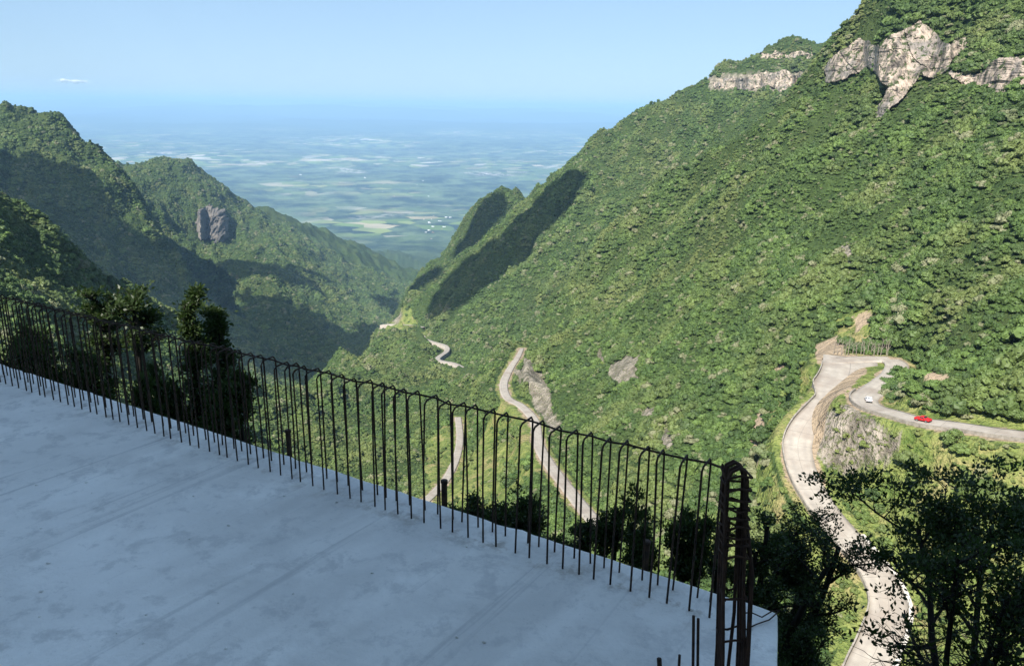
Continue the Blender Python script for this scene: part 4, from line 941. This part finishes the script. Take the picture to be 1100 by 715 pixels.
# unseen clouds, added to throw shadows over the left mountain, valley and spurs
mcl = NT('cloud'); mcl.base((.85, .86, .88)); tcl = mcl.n('ShaderNodeBsdfTransparent'); xcl = mcl.n('ShaderNodeMixShader', i_0=.65)
mcl.link(tcl.outputs[0], xcl.inputs[1]); mcl.link(mcl.b.outputs[0], xcl.inputs[2]); mcl.link(xcl.outputs[0], mcl.out.inputs[0]); MAT_SHADE_CLOUD = mcl.m  # partly transparent so the added clouds' shadows are not black
def cloud(outline, rmin, rmax, alt, label, wob=30):
    """outline: directions of ground points lying in the cloud's shadow"""
    pts = []
    for px, py in outline:
        h = hit(px, py, rmin, rmax)
        if h is None: continue
        k = (alt-h[2])/sd.z; pts.append((h[0]+sd.x*k, h[1]+sd.y*k))
    pts = np.array(pts); lo, hi = pts.min(0)-60, pts.max(0)+60; st = max((hi-lo).max()/90, 12)
    xs = np.arange(lo[0], hi[0], st); ys = np.arange(lo[1], hi[1], st); X, Y = np.meshgrid(xs, ys, indexing='ij')
    s_ = 90.; ins = in_poly(X+wob*fbm(X/s_, Y/s_, None, 3, 91), Y+wob*fbm(X/s_, Y/s_, None, 3, 95), [tuple(p) for p in pts])
    dist = np.where(ins, 0., 0.); cur = ins.copy(); 
    for i in range(12):
        dist += cur; n = cur.copy(); n[1:] &= cur[:-1]; n[:-1] &= cur[1:]; n[:, 1:] &= cur[:, :-1]; n[:, :-1] &= cur[:, 1:]; cur = n
    dist /= 12; th = np.sqrt(np.clip(dist, 0, 1))*140
    zt = alt+th*(.8+.5*fbm(X/110, Y/110, None, 4, 97)); zb = alt-th*.18
    idx = -np.ones(X.shape, int); idx[ins] = np.arange(ins.sum()); n = ins.sum(); V = np.concatenate([np.stack([X, Y, zt], -1)[ins], np.stack([X, Y, zb], -1)[ins]]); Fs = []; ed = {}
    for i in range(len(xs)-1):
        for j in range(len(ys)-1):
            q = [idx[i, j], idx[i+1, j], idx[i+1, j+1], idx[i, j+1]]
            if min(q) >= 0:
                Fs += [tuple(q), tuple(k+n for k in q[::-1])]
                for e_ in zip(q, q[1:]+q[:1]): ed[e_] = 1
    for (p, q) in list(ed):
        if (q, p) not in ed: Fs.append((q, p, p+n, q+n))
    m = MB(); m.add(V, Fs); o = m.build('cloud', MAT_SHADE_CLOUD, None, True); return tag(o, label, 'cloud')  # unseen cloud, outlined by the shadow wanted on the ground
cloud([(-330,160),(-200,140),(-60,140),(0,158),(40,168),(85,196),(130,232),(165,268),(200,292),(240,300),(275,318),(310,322),(340,332),(350,350),(385,352),(412,345),(400,322),(420,310),(430,312),(428,330),(405,348),(345,404),(300,405),(235,385),(180,350),(120,315),(50,266),(-60,240),(-330,235)], 800, 4200, 560, 'large flat unseen cloud added to shade the left mountain and valley')
cloud([(612,190),(634,190),(626,206),(604,238),(572,272),(545,296),(520,314),(494,332),(470,341),(456,340),(458,326),(474,308),(500,284),(528,262),(550,244),(572,222),(592,202)], 1000, 1620, 620, 'long narrow unseen cloud added to shade the second spur', wob=7)
cloud([(514,224),(538,219),(545,232),(520,256),(480,288),(446,330),(430,330),(440,305),(470,270)], 1600, 2000, 620, 'narrow unseen cloud added to shade the third spur', wob=7)
cloud([(232,284),(262,280),(300,288),(345,292),(352,302),(310,302),(285,298),(250,300)], 1200, 3500, 700, 'small unseen cloud added to shade the upper valley')
# faint small cloud low over the horizon at the left
h = np.array(pt(78, 88, R=30000)); cw = MB()
for k in range(26):
    f = rng.uniform(-1, 1); V = IV*np.array([rng.uniform(90, 240), 120, rng.uniform(16, 42)])*(1-.5*abs(f)); V = V*(1+.3*fbm(IV[:, 0]*2+k, IV[:, 1]*2, IV[:, 2]*2, 3, k))[:, None]; cw.add(V+np.array([f*560, rng.uniform(-60, 60), rng.uniform(-45, 70)]), IF)
cf = NT('thin_cloud'); cf.base((.9, .9, .92)); tp_ = cf.n('ShaderNodeBsdfTransparent'); mx_ = cf.n('ShaderNodeMixShader', i_0=.16); cf.link(tp_.outputs[0], mx_.inputs[1]); cf.link(cf.b.outputs[0], mx_.inputs[2]); cf.link(mx_.outputs[0], cf.out.inputs[0])
o = cw.build('cloud', cf.m, None, True); o.location = h; tag(o, 'small faint pale cloud low over the horizon at the left', 'cloud')

wd_ = bpy.data.worlds.new('World'); scene.world = wd_; wd_.use_nodes = True; wt = wd_.node_tree; bg = wt.nodes['Background']
sk = wt.nodes.new('ShaderNodeTexSky'); sk.sky_type = 'NISHITA'; sk.sun_disc = False; sk.sun_elevation = SUN_E; sk.sun_rotation = math.pi-SUN_A; sk.altitude = 1400; sk.air_density = 1.; sk.dust_density = .6; sk.ozone_density = 1.5
gm_ = wt.nodes.new('ShaderNodeGamma'); gm_.inputs[1].default_value = .4; wt.links.new(sk.outputs[0], gm_.inputs[0])   # softens the steep brightness fall of the clear sky
tn_ = wt.nodes.new('ShaderNodeVectorMath'); tn_.operation = 'MULTIPLY'; tn_.inputs[1].default_value = (.74, .97, 1.22); wt.links.new(gm_.outputs[0], tn_.inputs[0])
wt.links.new(tn_.outputs[0], bg.inputs[0]); bg.inputs[1].default_value = .15
HZ = 4.7e-5
hm_ = MB(); zt_, zb_ = 270., float(GZ.min())-20; hm_.box((0, 0, (zt_+zb_)/2), (236000, 236000, zt_-zb_)); hv = bpy.data.materials.new('haze'); hv.use_nodes = True; ht_ = hv.node_tree; ht_.nodes.clear()
ho = ht_.nodes.new('ShaderNodeOutputMaterial'); hp = ht_.nodes.new('ShaderNodeVolumePrincipled'); hp.inputs['Density'].default_value = HZ; hp.inputs['Color'].default_value = (.40, .64, .94, 1); hp.inputs['Anisotropy'].default_value = .0
ht_.links.new(hp.outputs[0], ho.inputs['Volume']); o = hm_.build('haze', hv); tag(o, kind='stuff')
ca = bpy.data.cameras.new('camera'); co = bpy.data.objects.new('camera', ca); COL.objects.link(co); scene.camera = co
ca.sensor_width = 36; ca.lens = 36*F/1100; ca.clip_end = 500000; ca.clip_start = .05
co.matrix_world = Matrix.Rotation(math.pi/2-PITCH, 4, 'X') @ Matrix.Rotation(ROLL, 4, 'Z')
vs_ = scene.view_settings; vs_.view_transform = 'Standard'; vs_.look = 'None'; vs_.gamma = 1; vs_.exposure = 1.3
c_ = scene.cycles; c_.use_denoising = True; c_.max_bounces = 5; c_.diffuse_bounces = 2; c_.glossy_bounces = 2; c_.transmission_bounces = 2; c_.volume_bounces = 1; c_.transparent_max_bounces = 24; c_.caustics_reflective = False; c_.caustics_refractive = False
